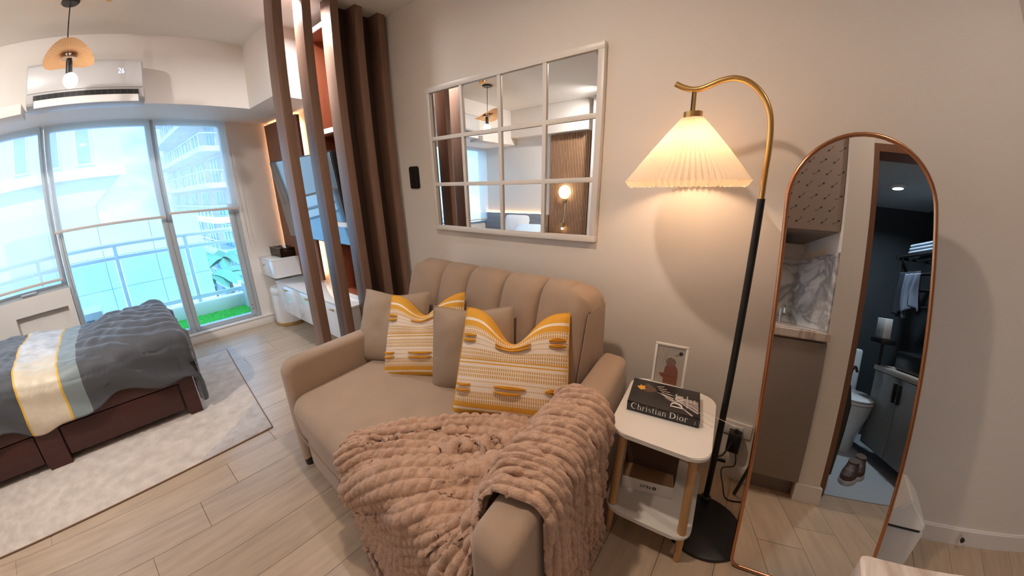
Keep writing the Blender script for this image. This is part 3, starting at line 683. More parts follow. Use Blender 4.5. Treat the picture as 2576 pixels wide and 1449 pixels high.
nx, ns = 260, 120
dm = [duvet_m, mat('cream_satin', (0.62, 0.53, 0.40), 0.42, bump=0.5, bscale=14, sheen=0.4, var=0.12, vscale=9, bdist=0.01), mat('gold_piping', (0.70, 0.40, 0.04), 0.5), grey_band, mat('marbled_satin', (0.55, 0.53, 0.52), 0.45, var=0.32, vscale=11, bump=0.4, bscale=14, bdist=0.01, detail=8)]
P_ = np.zeros((nx, ns, 3))
for i in range(nx):
    u = i / (nx - 1); x = -1.42 + u * 1.72
    drop = 0.0
    for j in range(ns):
        s = j / (ns - 1) * 1.36
        xx = x; y, z, w_ = duvet_pt(x, s)
        if x > BX1 - 0.035:                      # turn down over the foot end
            d = x - (BX1 - 0.035); rad = 0.06; L_ = d * 3.6
            qa = L_ / rad
            if qa < PI / 2: xx = BX1 - 0.035 + rad * math.sin(qa); z = z - rad * (1 - math.cos(qa))
            else:
                dn = L_ - rad * PI / 2
                xx = BX1 + 0.025 + w_ * 0.8 + 0.012 * math.sin(s * 19) + 0.012 * dn; z = z - rad - dn * (1.0 if s > 0.22 else 1.0)
            if s < 0.3: y = y - 0.01 + 0.03 * d / 0.12
            z = max(z, 0.10)
        P_[i, j] = (xx, y, z)
du = grid('duvet', P_, dm, None)
tag(du, 'dark grey duvet with cream and pale grey bands spread over the bed', 'duvet')
pol = du.data.polygons; fi = 0; stuff_ids = np.zeros(len(pol), dtype=np.int32)
for i in range(nx - 1):
    x = -1.42 + (i + 0.5) / (nx - 1) * 1.72
    for j in range(ns - 1):
        s = (j + 0.5) / (ns - 1) * 1.36
        k = 0
        if -0.735 < x < -0.725 or -0.470 < x < -0.458: k = 2
        elif -0.725 <= x <= -0.470: k = 1 if s < 0.52 else 4
        elif -0.458 <= x < -0.345: k = 3
        stuff_ids[fi] = k; fi += 1
pol.foreach_set('material_index', stuff_ids)
sol = du.modifiers.new('thickness', 'SOLIDIFY'); sol.thickness = 0.018; sol.offset = 1

def pillow_pts(w_, h, T, notch=0.0, nw=0.5, n=36, ears=0.05, seed=0, wr=0.004):
    rg = random.Random(seed)
    F_, B_ = np.zeros((n, n, 3)), np.zeros((n, n, 3)); UV = np.zeros((n, n, 2))
    for i in range(n):
        for j in range(n):
            u, v = -1 + 2 * i / (n - 1), -1 + 2 * j / (n - 1)
            uu, vv = math.copysign(abs(u) ** 0.85, u), math.copysign(abs(v) ** 0.85, v)
            x = uu * w_ / 2 * (1 - ears * (1 - vv * vv)); z = vv * h / 2 * (1 - ears * 1.2 * (1 - uu * uu))
            t = T / 2 * ((1 - abs(uu) ** 3.2) * (1 - abs(vv) ** 3.2)) ** 0.55
            if notch:
                tp = max(0, (vv + 0.05) / 1.05)
                g = math.exp(-(uu / nw) ** 2)
                z -= notch * g * tp ** 1.6 * (1 + 0.0 * uu)
                t *= 1 - 0.55 * math.exp(-(uu / 0.16) ** 2) * tp ** 1.2
                t += 0.018 * math.exp(-((abs(uu) - 0.42) / 0.22) ** 2) * tp * (1 - vv ** 4)
                x *= 1 - 0.03 * tp
            wob = wr * noise.noise(Vector((uu * 3 + seed, vv * 3, seed))) * (1 - vv ** 4)
            F_[i, j] = (x, -t - wob, z); B_[i, j] = (x, t - wob, z); UV[i, j] = ((uu + 1) / 2, (vv + 1) / 2)
    return F_, B_, UV
def pillow(name, label, base, psi, tilt, roll, w_, h, T, m, group, notch=0.0, seed=0, ears=0.05, nw=0.5, back=None):
    # local x: width, local -y: front, local z: up; base = middle of the lower edge
    F_, B_, UV = pillow_pts(w_, h, T, notch, nw, 40, ears, seed)
    M = Matrix.Translation(base) @ Matrix.Rotation(psi + PI / 2, 4, 'Z') @ Matrix.Rotation(-tilt, 4, 'X') @ Matrix.Rotation(roll, 4, 'Y') @ Matrix.Translation((0, 0, h / 2 * 0.97))
    t = thing(name, label, 'cushion', base, group)
    def xf(P): return np.array([[tuple(M @ Vector(p)) for p in row] for row in P])
    fo = grid('front', xf(F_), m, t, True, uv=UV)
    grid('back', xf(B_)[::-1], back or m, t, True, uv=UV[::-1])
    edge = [tuple(M @ Vector(p)) for p in list(F_[:, 0]) + list(F_[-1, 1:]) + list(F_[::-1, -1][1:]) + list(F_[0, ::-1][1:-1])]
    tube('seam', edge, 0.0032, back or m, t, 6, True)
    return t, M, F_
bp = mat('pale_pillowcase', (0.55, 0.68, 0.80), 0.8, bump=0.2, bscale=40)
pillow('bed_pillow', 'pale blue bed pillow at the head of the bed, cut by the left frame edge', (-1.12, 3.10, 0.60), R(-8), R(58), 0, 0.55, 0.42, 0.17, bp, 'pillows on the bed', seed=3)
pillow('bed_pillow', 'white pillow against the headboard, seen only in the grid mirror', (-1.42, 3.50, 0.60), R(0), R(22), 0, 0.55, 0.42, 0.15, mat('white_pillowcase', (0.8, 0.8, 0.82), 0.8), 'pillows on the bed', seed=5)
hbm = mat('headboard_grey', (0.22, 0.23, 0.26), 0.55, var=0.2, vscale=3, stretch=(1, 0.6, 6))
hd = thing('headboard', 'wide grey wood headboard with warm light strip above, reflected in the grid mirror', 'headboard', (-1.555, 3.6, 0))
box('board', (-1.575, 2.93, 0.30), (-1.535, 4.26, 1.0), hbm, hd, 0.004)
box('end_post', (-1.575, 2.87, 0.0), (-1.52, 2.93, 0.985), wood_m, hd, 0.004)
box('led_strip', (-1.578, 2.95, 1.001), (-1.568, 4.25, 1.007), emis('led_headboard', (1.0, 0.52, 0.18), 45), hd)
p2 = thing('wood_wall_panel', 'brown ribbed wood panel behind the ring light, reflected in the grid mirror', 'panel', (-1.56, 2.53, 0.3))
box('backing', (-1.578, 2.19, 0.3), (-1.565, 2.865, 2.185), panel_back, p2)
bm = bmesh.new(); y = 2.194
while y < 2.85: addbox(bm, (-1.566, y, 0.3), (-1.545, y + 0.017, 2.185)); y += 0.0265
o = from_bm('ribs', bm, mat('panel_tan', (0.36, 0.20, 0.11), 0.5), p2); o['kind'] = 'stuff'
rl_ = thing('ring_wall_light', 'glowing ring wall light on the ribbed panel, reflected in the grid mirror', 'wall light', (-1.53, 2.56, 1.34))
bm = bmesh.new(); addtube(bm, [(-1.505, 2.56 + 0.088 * math.cos(2 * PI * k / 32), 1.345 + 0.088 * math.sin(2 * PI * k / 32)) for k in range(32)], 0.011, 8, closed=True)
from_bm('ring', bm, emis('ring_glow', (1.0, 0.86, 0.55), 9), rl_, True)
lathe('wall_plate', [(0, 0), (0.038, 0), (0.038, 0.012), (0, 0.014)], (0, 0, 0), gold_m, rl_, 20, Matrix.Translation((-1.544, 2.56, 1.235)) @ Matrix.Rotation(R(90), 4, 'Y'))
tube('arm', [(-1.53, 2.56, 1.235), (-1.505, 2.56, 1.235), (-1.505, 2.56, 1.258)], 0.007, gold_m, rl_, 8)
lamp('ring_light_glow', 'POINT', (-1.47, 2.56, 1.345), 0.9, (1.0, 0.72, 0.38), 0.07)
bl = thing('bedside_lamp', 'small gold bedside wall lamp below the ring light, reflected in the grid mirror', 'wall light', (-1.50, 2.57, 0.72))
lathe('shade', [(0.026, 0.80), (0.028, 0.80), (0.028, 0.87), (0.0, 0.872)], (-1.495, 2.57, 0), gold_m, bl, 20)
lathe('bulb', [(0, 0.765), (0.016, 0.768), (0.02, 0.785), (0.016, 0.805), (0, 0.806)], (-1.495, 2.57, 0), emis('small_bulb', (1.0, 0.75, 0.4), 10), bl, 14)
tube('arm', [(-1.542, 2.57, 0.86), (-1.495, 2.57, 0.875)], 0.005, gold_m, bl, 6)
tube('cord', [(-1.542, 2.56, 1.20), (-1.538, 2.565, 1.0), (-1.52, 2.57, 0.875)], 0.003, white_satin, bl, 5)

# ------------------------------------------------------------------ sofa
SO = Vector((0.388, 0.318, 0)); SA = Vector((0.997, 0.08, 0)); SB = Vector((0.05, 0.9987, 0))
SM = Matrix(((SA.x, SB.x, 0, SO.x), (SA.y, SB.y, 0, SO.y), (0, 0, 1, 0), (0, 0, 0, 1)))
sf = thing('sofa', 'taupe fabric sofa bed with channel tufted backrest against the wall', 'sofa', (0.9, 1.05, 0))
def soft_prism(bm, P, b0, b1, r, n=5):
    # profile P (a, z) extruded along b with rounded side edges
    c = len(P); nr = []
    ar = sum(P[i][0] * P[(i + 1) % c][1] - P[(i + 1) % c][0] * P[i][1] for i in range(c)); sg = 1 if ar > 0 else -1
    for i in range(c):
        p, q, w_ = Vector(P[i - 1]), Vector(P[i]), Vector(P[(i + 1) % c]); e1, e2 = (q - p).normalized(), (w_ - q).normalized()
        n1, n2 = Vector((-e1.y, e1.x)) * sg, Vector((-e2.y, e2.x)) * sg; m_ = (n1 + n2); nr.append(m_ / max(0.35, m_.length_squared / 2))
    rings = []
    st = [(r * (1 - math.cos(PI / 2 * k / n)), r * (1 - math.sin(PI / 2 * k / n))) for k in range(n + 1)]
    for off, ins in [(o_, i_) for o_, i_ in st] : rings.append((b0 + off, ins))
    for off, ins in st[::-1]: rings.append((b1 - off, ins))
    R_ = [[bm.verts.new((p[0] + v.x * ins, b_, p[1] + v.y * ins)) for p, v in zip(P, nr)] for b_, ins in rings]
    for x, y in zip(R_, R_[1:]):
        for k in range(c): bm.faces.new((x[k], x[(k + 1) % c], y[(k + 1) % c], y[k]))
    bm.faces.new(R_[0]); bm.faces.new(R_[-1][::-1])
def arm(name, b0, b1, depth, top, rf):
    prof = [(depth, 0.05)] + [(depth, z) for z in np.linspace(0.2, top, 4)] + [(a, top) for a in np.linspace(depth, rf + 0.03, 8)[1:]] + [(rf - rf * math.sin(R(a)), top - rf + rf * math.cos(R(a))) for a in range(0, 91, 9)] + [(0.0, z) for z in np.linspace(top - rf - 0.05, 0.05, 6)]
    bm = bmesh.new(); soft_prism(bm, prof, b0, b1, 0.034)
    bmesh.ops.transform(bm, matrix=SM, verts=bm.verts[:])
    return from_bm(name, bm, sofa_m, sf, True)
arm('armrest', 0.0, 0.130, 1.06, 0.622, 0.05)
arm('armrest', 1.380, 1.478, 1.05, 0.618, 0.065)
def sofabox(name, lo, hi, bev, seg, m=sofa_m):
    bm = bmesh.new(); addbox(bm, lo, hi, bev, seg); bmesh.ops.transform(bm, matrix=SM, verts=bm.verts[:]); return from_bm(name, bm, m, sf, True)
sofabox('base', (0.015, 0.134, 0.045), (1.0, 1.352, 0.30), 0.03, 4)
# seat cushion: slightly crowned, rounded nose
na, nb = 60, 60
P_ = np.zeros((na, nb, 3))
for i in range(na):
    for j in range(nb):
        q = i / (na - 1) * 1.22; b = 0.132 + 1.246 * j / (nb - 1)
        r_ = 0.075; h0 = 0.12
        if q < h0: a, z = -0.012 + 0.012 * (1 - q / h0), 0.26 + q
        elif q < h0 + r_ * PI / 2:
            t = (q - h0) / r_; a, z = -0.012 + r_ * (1 - math.cos(t)), 0.26 + h0 + r_ * math.sin(t)
        else: a, z = -0.012 + r_ + q - h0 - r_ * PI / 2, 0.26 + h0 + r_
        e = min(j, nb - 1 - j) / (nb - 1) * 1.246
        z -= 0.03 * max(0, 1 - e / 0.05) ** 2 if q > h0 else 0
        a += 0.02 * max(0, 1 - e / 0.04) ** 2 if q < h0 + 0.05 else 0
        z += 0.014 * math.sin(min(1, max(0, a) / 0.9) * PI) * math.sin((b - 0.132) / 1.246 * PI)
        z += 0.0022 * math.sin((b * 1.0 + a * 0.55) * 85) * max(0, 1 - abs(a - 0.22) / 0.2) * max(0, 1 - abs(b - 0.85) / 0.35)
        P_[i, j] = SM @ Vector((a, b, z))
sc_ = grid('seat_cushion', P_, sofa_m, sf)
tube('seam', [SM @ Vector((-0.012, b, 0.262)) for b in np.linspace(0.14, 1.37, 12)], 0.003, sofa_m, sc_, 6)
bxs = (0.545, 0.800, 1.035, 1.290, 1.505, 1.800)
path = spline([(1.10, 0, 0.30), (1.15, 0, 0.48), (1.225, 0, 0.72), (1.275, 0, 0.875), (1.315, 0, 0.938), (1.38, 0, 0.962), (1.45, 0, 0.945), (1.49, 0, 0.88), (1.50, 0, 0.60), (1.50, 0, 0.30)], 6)
for c in range(5):
    y0, y1 = bxs[c], bxs[c + 1]; nv = 30
    P_ = np.zeros((len(path), nv, 3))
    for i, p in enumerate(path):
        t = i / (len(path) - 1)
        for j in range(nv):
            v = j / (nv - 1); y = y0 + (y1 - y0) * v
            puff = (1 - abs(2 * v - 1) ** 4.5) ** 0.6
            x, z = p.x, p.z
            fr = max(0.0, min(1.0, (0.62 - t) / 0.15))
            x -= (0.040 * puff - 0.026) * fr; z += 0.020 * puff * math.exp(-((t - 0.52) / 0.14) ** 2)
            for end, sg in ((0.545, 1), (1.800, -1)):       # rounded outer corners
                d = (y - end) * sg; rr = 0.10
                if d < rr and z > 0.60:
                    dz = rr - math.sqrt(max(rr * rr - (rr - d) ** 2, 0)); lim = 0.962 - dz
                    if z > lim: z = lim + (z - 0.962) * 0.12
                if d < 0.05 and t < 0.6: x += 0.045 * (1 - d / 0.05) ** 2
            P_[i, j] = (x, y, z)
    o = grid('back_channel', P_, sofa_m, sf)
for end, sg in ((0.545, -1), (1.800, 1)):
    poly = [(p.x + (0.03 if p.x < 1.30 else 0), end + 0.0 * sg, min(p.z, 0.864)) for p in path]
    prism('back_side', poly, (0, -0.004 * sg, 0), sofa_m, sf)
box('back_core', (1.34, 0.575, 0.10), (1.49, 1.77, 0.855), sofa_m, sf)
for a, b in ((0.03, 0.05), (0.03, 1.43), (0.95, 0.05), (0.95, 1.43)):
    lathe('foot', [(0.024, 0), (0.028, 0.055)], SM @ Vector((a, b, 0)), black_pl, sf, 14)

# ------------------------------------------------------------------ cushions
def stripe_mat():
    m = bpy.data.materials.new('striped_cotton'); m.use_nodes = True; nt = m.node_tree; b = nt.nodes['Principled BSDF']
    b.inputs['Roughness'].default_value = 0.9; b.inputs['Specular IOR Level'].default_value = 0.15
    uvn = nd(nt, 'ShaderNodeUVMap'); sp = nd(nt, 'ShaderNodeSeparateXYZ'); nt.links.new(uvn.outputs[0], sp.inputs[0])
    Yc, Wc = (0.68, 0.345, 0.05, 1), (0.80, 0.69, 0.58, 1)
    # (start v, colour, dashed)
    bands = [(0.0, 'y', 0), (0.055, 'w', 0), (0.075, 'y', 0), (0.125, 'w', 1), (0.155, 'w', 0), (0.162, 'w', 1), (0.192, 'w', 0), (0.199, 'w', 1), (0.222, 'w', 0), (0.262, 'w', 2), (0.270, 'w', 0), (0.312, 'w', 2), (0.320, 'w', 0),
             (0.345, 'w', 1), (0.372, 'w', 0), (0.380, 'w', 1), (0.407, 'w', 0), (0.415, 'w', 1), (0.440, 'w', 0), (0.465, 'y', 0), (0.478, 'w', 0), (0.498, 'y', 0), (0.512, 'w', 1), (0.540, 'w', 0), (0.548, 'w', 1), (0.575, 'w', 0), (0.583, 'w', 1), (0.608, 'w', 0),
             (0.652, 'w', 2), (0.660, 'w', 0), (0.700, 'w', 2), (0.708, 'w', 0), (0.745, 'w', 2), (0.753, 'w', 1), (0.782, 'w', 0), (0.790, 'w', 1), (0.818, 'y', 0), (0.872, 'w', 0), (0.902, 'y', 0)]
    def ramp(vals):
        # constant ramps hold 32 stops each: split in two and join at v = 0.5
        outs = []
        for lo_, hi_ in ((0, 0.512), (0.512, 1.01)):
            r_ = nd(nt, 'ShaderNodeValToRGB'); r_.color_ramp.interpolation = 'CONSTANT'
            sel = [(p, c) for p, c in vals if lo_ <= p < hi_]
            el = r_.color_ramp.elements
            el[0].position = sel[0][0]; el[0].color = sel[0][1]; el[1].position = sel[1][0]; el[1].color = sel[1][1]
            for p, c in sel[2:]:
                e = el.new(p); e.color = c
            nt.links.new(sp.outputs[1], r_.inputs[0]); outs.append(r_)
        g = nd(nt, 'ShaderNodeMath', operation='GREATER_THAN'); g.inputs[1].default_value = 0.5119; nt.links.new(sp.outputs[1], g.inputs[0])
        mx = nd(nt, 'ShaderNodeMix', data_type='RGBA'); nt.links.new(g.outputs[0], mx.inputs[0]); nt.links.new(outs[0].outputs[0], mx.inputs[6]); nt.links.new(outs[1].outputs[0], mx.inputs[7])
        return mx.outputs[2]
    base = ramp([(p, Yc if c == 'y' else Wc) for p, c, d in bands])
    dsh = ramp([(p, (1, 0, 0, 1) if d == 1 else ((0, 1, 0, 1) if d == 2 else (0, 0, 0, 1))) for p, c, d in bands])
    sd = nd(nt, 'ShaderNodeSeparateColor'); nt.links.new(dsh, sd.inputs[0])
    fac = None
    for ch, freq, duty in ((0, 52, 0.58), (1, 62, 0.62)):
        mu = nd(nt, 'ShaderNodeMath', operation='MULTIPLY'); mu.inputs[1].default_value = freq; nt.links.new(sp.outputs[0], mu.inputs[0])
        fr = nd(nt, 'ShaderNodeMath', operation='FRACT'); nt.links.new(mu.outputs[0], fr.inputs[0])
        lt = nd(nt, 'ShaderNodeMath', operation='LESS_THAN'); lt.inputs[1].default_value = duty; nt.links.new(fr.outputs[0], lt.inputs[0])
        m2 = nd(nt, 'ShaderNodeMath', operation='MULTIPLY'); nt.links.new(lt.outputs[0], m2.inputs[0]); nt.links.new(sd.outputs[ch], m2.inputs[1])
        if fac is None: fac = m2.outputs[0]
        else:
            ad = nd(nt, 'ShaderNodeMath', operation='ADD'); nt.links.new(fac, ad.inputs[0]); nt.links.new(m2.outputs[0], ad.inputs[1]); fac = ad.outputs[0]
    mx = nd(nt, 'ShaderNodeMix', data_type='RGBA'); nt.links.new(fac, mx.inputs[0]); nt.links.new(base, mx.inputs[6]); mx.inputs[7].default_value = (0.60, 0.34, 0.10, 1)
    nt.links.new(mx.outputs[2], b.inputs['Base Color'])
    n2 = nd(nt, 'ShaderNodeTexNoise'); n2.inputs['Scale'].default_value = 130; nt.links.new(uvn.outputs[0], n2.inputs['Vector'])
    hs = nd(nt, 'ShaderNodeMath', operation='MULTIPLY_ADD'); hs.inputs[1].default_value = 0.8; nt.links.new(fac, hs.inputs[0]); nt.links.new(n2.outputs[0], hs.inputs[2])
    bu = nd(nt, 'ShaderNodeBump'); bu.inputs['Strength'].default_value = 0.5; bu.inputs['Distance'].default_value = 0.003; nt.links.new(hs.outputs[0], bu.inputs['Height']); nt.links.new(bu.outputs[0], b.inputs['Normal'])
    return m
stripe = stripe_mat()
pillow('cushion', 'plain taupe cushion at the far left, behind the farther striped cushion', (0.945, 1.60, 0.452), 3.549, 0.431, -0.018, 0.43, 0.425, 0.14, taupe_m, 'cushions on the sofa', notch=0.025, seed=2, nw=0.6, ears=0.035)
t2, M2, F2 = pillow('cushion', 'farther mustard and white striped cushion with a chopped top, between two taupe ones', (0.950, 1.317, 0.452), 3.536, 0.491, -0.096, 0.45, 0.455, 0.15, stripe, 'cushions on the sofa', notch=0.115, seed=4, nw=0.46, ears=0.03, back=yellow_m)
pillow('cushion', 'plain taupe cushion in the middle, between the two striped cushions', (1.015, 1.01, 0.452), 3.588, 0.282, -0.046, 0.425, 0.42, 0.14, taupe_m, 'cushions on the sofa', notch=0.02, seed=6, nw=0.6, ears=0.03)
t4, M4, F4 = pillow('cushion', 'nearest mustard and white striped cushion with a chopped top, partly under the blanket', (0.935, 0.735, 0.462), 3.549, 0.52, -0.012, 0.50, 0.475, 0.16, stripe, 'cushions on the sofa', notch=0.155, seed=8, nw=0.44, ears=0.02, back=yellow_m)
def tassels(t, M, F_, spots):
    n = F_.shape[0]
    def at(u, v):
        i, j = u * (n - 1), v * (n - 1); i0, j0 = min(int(i), n - 2), min(int(j), n - 2); fu, fv = i - i0, j - j0
        return F_[i0, j0] * (1 - fu) * (1 - fv) + F_[i0 + 1, j0] * fu * (1 - fv) + F_[i0, j0 + 1] * (1 - fu) * fv + F_[i0 + 1, j0 + 1] * fu * fv
    rg = random.Random(11)
    for u0, u1, v, sag in spots:
        bm = bmesh.new()
        for k in range(6):
            pts = []
            for q in range(9):
                f = q / 8; u = u0 + (u1 - u0) * f; vv = v + 0.004 * (k - 2.5) * math.sin(PI * f) * 1.3 - sag * math.sin(PI * f) * (0.6 + 0.12 * k)
                p = Vector(at(min(max(u, 0.02), 0.98), vv)); p.y -= 0.004 + 0.007 * math.sin(PI * f) + 0.002 * (k % 3); pts.append(M @ p)
            addtube(bm, pts, 0.0030, 6)
        from_bm('yarn_loop', bm, yarn_m, t, True)
SP = [(0.03, 0.20, 0.704, 0.008), (0.03, 0.20, 0.656, 0.010), (0.40, 0.66, 0.704, 0.018), (0.40, 0.66, 0.656, 0.014), (0.82, 0.985, 0.704, -0.006), (0.82, 0.985, 0.656, 0.004),
      (0.03, 0.20, 0.316, 0.014), (0.03, 0.20, 0.266, 0.016), (0.42, 0.64, 0.316, 0.004), (0.42, 0.60, 0.268, 0.010), (0.80, 0.97, 0.316, -0.010)]
tassels(t4, M4, F4, SP)
tassels(t2, M2, F2, [(0.03, 0.22, 0.704, 0.004), (0.03, 0.22, 0.656, 0.012), (0.42, 0.66, 0.704, 0.010), (0.03, 0.22, 0.316, 0.012), (0.03, 0.22, 0.266, 0.014), (0.42, 0.66, 0.316, 0.012), (0.42, 0.66, 0.266, 0.014)])

# ------------------------------------------------------------------ blanket: a sheet settled over the sofa by position based dynamics
def drape():
    nu, nv, d = 112, 66, 0.0142
    Ls, Lt = (nu - 1) * d, (nv - 1) * d
    s = np.linspace(0, Ls, nu)[:, None] * np.ones((1, nv)); t = np.linspace(0, Lt, nv)[None, :] * np.ones((nu, 1))
    f = s / Ls
    # start position: path over the sofa in (b, z), rows spread in a
    bl, seat, armz = 0.90, 0.50, 0.66
    s1 = bl - 0.13; s2 = s1 + (armz - seat); s3 = s2 + 0.13
    b = np.where(s < s1, bl - s, np.where(s < s2, 0.13, np.where(s < s3, 0.13 - (s - s2), -0.015)))
    z = np.where(s < s1, seat, np.where(s < s2, seat + (s - s1), np.where(s < s3, armz, armz - (s - s3))))
    b = b + 0.03 * np.sin(t * 12)
    a_lo = np.interp(f, [0, 0.06, 0.14, 0.30, 0.42, 0.50, 0.60, 1.0], [-0.30, -0.36, -0.44, -0.47, -0.44, 0.12, 0.17, 0.16])
    a_hi = np.interp(f, [0, 0.04, 0.10, 0.18, 0.28, 0.34, 0.49, 0.65, 1.0], [-0.01, 0.05, 0.19, 0.31, 0.42, 0.52, 0.66, 0.71, 0.66])
    tt = t / Lt
    a = a_lo + (a_hi - a_lo) * tt
    gat = (a_hi - a_lo) / Lt
    ph = tt * 2 * PI * 7.0 + 0.9 * np.sin(f * 4.0)
    nb_ = np.where(s > s3, 1.0, 0.0)
    z = z + 0.012; b = b - nb_ * 0.012
    # part beyond the front edge starts bent down
    over = np.clip(-a - 0.02, 0, None)
    z = z - over * 0.96; a = np.where(a < -0.02, -0.02 - over * 0.06, a)
    b = b + 0.10 * np.clip(0.16 - f, 0, 1) * 0
    X = np.stack([a, b, z], -1); Pv = X.copy()
    solids = [((0.0, 0.132, -0.1), (1.2, 1.39, 0.462), 0.06), ((0.0, 0.0, -0.1), (1.2, 0.132, 0.624), 0.035), ((0.0, 1.378, -0.1), (1.2, 1.48, 0.62), 0.04), ((0.80, 0.2, 0.3), (1.2, 1.4, 1.0), 0.05), ((0.66, -0.50, 0.50), (1.2, -0.035, 0.56), 0.01)]
    th = 0.013
    def collide(X, Xp):
        P = X.reshape(-1, 3); Q = Xp.reshape(-1, 3)
        for lo, hi, r_ in solids:
            lo, hi = np.array(lo), np.array(hi); c, h = (lo + hi) / 2, (hi - lo) / 2 - r_
            q = P - c; aq = np.abs(q) - h
            m = np.maximum(aq, 0); ln = np.linalg.norm(m, axis=1); ins = np.minimum(aq.max(1), 0)
            dist = ln + ins - r_ - th
            k = dist < 0
            if not k.any(): continue
            g = m / np.maximum(ln, 1e-9)[:, None] * np.sign(q)
            z0 = ln < 1e-9
            if z0.any():
                ax = aq.argmax(1); gi = np.zeros_like(g); gi[np.arange(len(P)), ax] = np.sign(q[np.arange(len(P)), ax]); g = np.where(z0[:, None], gi, g)
            P[k] -= g[k] * dist[k][:, None]
            mv = P[k] - Q[k]; nrm = (mv * g[k]).sum(1)[:, None] * g[k]; tg = mv - nrm
            P[k] -= tg * 0.62
        fl = P[:, 2] < th
        P[fl, 2] = th; P[fl, :2] = Q[fl, :2] + (P[fl, :2] - Q[fl, :2]) * 0.4
        return P.reshape(X.shape)
    def con(X, ax, step, par, rest, k):
        sl = lambda o, n: tuple(slice(o, n, 2 * step) if i == ax else slice(None) for i in range(2))
        n = X.shape[ax]
        for off in range(2 * step) if par is None else (par,):
            ia = np.arange(off, n - step, 2 * step)
            if len(ia) == 0: continue
            A_ = np.take(X, ia, ax); B_ = np.take(X, ia + step, ax)
            dv = B_ - A_; L = np.linalg.norm(dv, axis=-1, keepdims=True) + 1e-9
            c = dv / L * (L - rest) * 0.5 * k
            if ax == 0: X[ia] += c; X[ia + step] -= c
            else: X[:, ia] += c; X[:, ia + step] -= c
    def shear(X, k):
        r_ = None
        for oi in (0, 1):
            for oj in (0, 1):
                for sg in (1, -1):
                    i = np.arange(oi, nu - 1, 2); j = np.arange(oj, nv - 1, 2)
                    if sg == 1: A_ = X[np.ix_(i, j)]; B_ = X[np.ix_(i + 1, j + 1)]
                    else: A_ = X[np.ix_(i + 1, j)]; B_ = X[np.ix_(i, j + 1)]
                    dv = B_ - A_; L = np.linalg.norm(dv, axis=-1, keepdims=True) + 1e-9; r_ = np.sqrt(d * d + RT[i] ** 2); c = dv / L * (L - r_) * 0.5 * k
                    if sg == 1: X[np.ix_(i, j)] += c; X[np.ix_(i + 1, j + 1)] -= c
                    else: X[np.ix_(i + 1, j)] += c; X[np.ix_(i, j + 1)] -= c
    dt = 1 / 60; RT = (d * gat[:, :1])[:, :, None]
    for it in range(150):
        v = (X - Pv) * 0.93; v = np.clip(v, -0.012, 0.012)
        Pv = X.copy(); X = X + v; X[..., 2] -= 9.8 * dt * dt * 0.5
        for q in range(6):
            con(X, 0, 1, None, d, 1.0); con(X, 1, 1, None, RT, 1.0)
            if q % 2 == 0: shear(X, 0.55)
            if q % 3 == 0:
                con(X, 0, 3, None, 3 * d, 0.06); con(X, 1, 3, None, 3 * RT, 0.10)
            if q % 2: X = collide(X, Pv)
        X = collide(X, Pv)
    for q in range(2):
        X[1:-1, 1:-1] = 0.5 * X[1:-1, 1:-1] + 0.125 * (X[:-2, 1:-1] + X[2:, 1:-1] + X[1:-1, :-2] + X[1:-1, 2:])
    return X, s, tt, gat, f
def refine(X, n):
    # smooth upsampling along both axes
    def up(A, n):
        m = A.shape[0]; x = np.linspace(0, m - 1, (m - 1) * n + 1); i = np.clip(x.astype(int), 0, m - 2); f = (x - i).reshape(-1, *([1] * (A.ndim - 1)))
        g = lambda k: A[np.clip(i + k, 0, m - 1)]
        p0, p1, p2, p3 = g(-1), g(0), g(1), g(2)
        return 0.5 * ((2 * p1) + (p2 - p0) * f + (2 * p0 - 5 * p1 + 4 * p2 - p3) * f ** 2 + (3 * p1 - p0 - 3 * p2 + p3) * f ** 3)
    X = up(X, n); return np.swapaxes(up(np.swapaxes(X, 0, 1), n), 0, 1)
X_, s_g, tt_g, gat_g, f_g = drape()
UP = 5
X_ = refine(X_, UP); sg_, tt_, ga_, ff_ = (refine(q[..., None], UP)[..., 0] for q in (s_g, tt_g, gat_g, f_g))
W_ = np.stack([SO.x + SA.x * X_[..., 0] + SB.x * X_[..., 1], SO.y + SA.y * X_[..., 0] + SB.y * X_[..., 1], X_[..., 2]], -1)
def normals(W_):
    du, dv = np.gradient(W_, axis=0), np.gradient(W_, axis=1)
    n = np.cross(du, dv); n /= np.linalg.norm(n, axis=-1, keepdims=True) + 1e-12; return n
N_ = normals(W_)
mid = N_[N_.shape[0] // 4, N_.shape[1] * 2 // 3]
if mid[2] < 0: N_ = -N_; FLIP = True
else: FLIP = False
# heavy folds running along the length of the throw, fading out on the part that hangs in front of the seat
def vnoise(a, b, c): 
    return np.array([noise.noise(Vector((x, y, c))) for x, y in zip(a.ravel(), b.ravel())]).reshape(a.shape)
st_ = 8
wob = refine(vnoise(sg_[::st_, ::st_] * 3.2, tt_[::st_, ::st_] * 2.0, 5.0)[..., None], st_)[:sg_.shape[0], :sg_.shape[1], 0]
wob2 = refine(vnoise(sg_[::st_, ::st_] * 6.0, tt_[::st_, ::st_] * 5.0, 9.0)[..., None], st_)[:sg_.shape[0], :sg_.shape[1], 0]
pad = lambda A_: np.pad(A_, ((0, sg_.shape[0] - A_.shape[0]), (0, sg_.shape[1] - A_.shape[1])), mode='edge')
wob, wob2 = pad(wob), pad(wob2)
NF = 5.2
phf = (1 - tt_) * NF + 0.45 * wob + 0.35 * np.sin(sg_ * 3.0) + 0.12
saw = phf - np.floor(phf)
ridge = np.sin(PI * saw ** 0.75) ** 0.62                                   # steep on one side, like slumped pleats
seat_env = np.clip((tt_ - np.interp(ff_, [0, 0.44, 0.5, 1], [0.42, 0.44, 0.0, -0.2])) / 0.14, 0, 1)
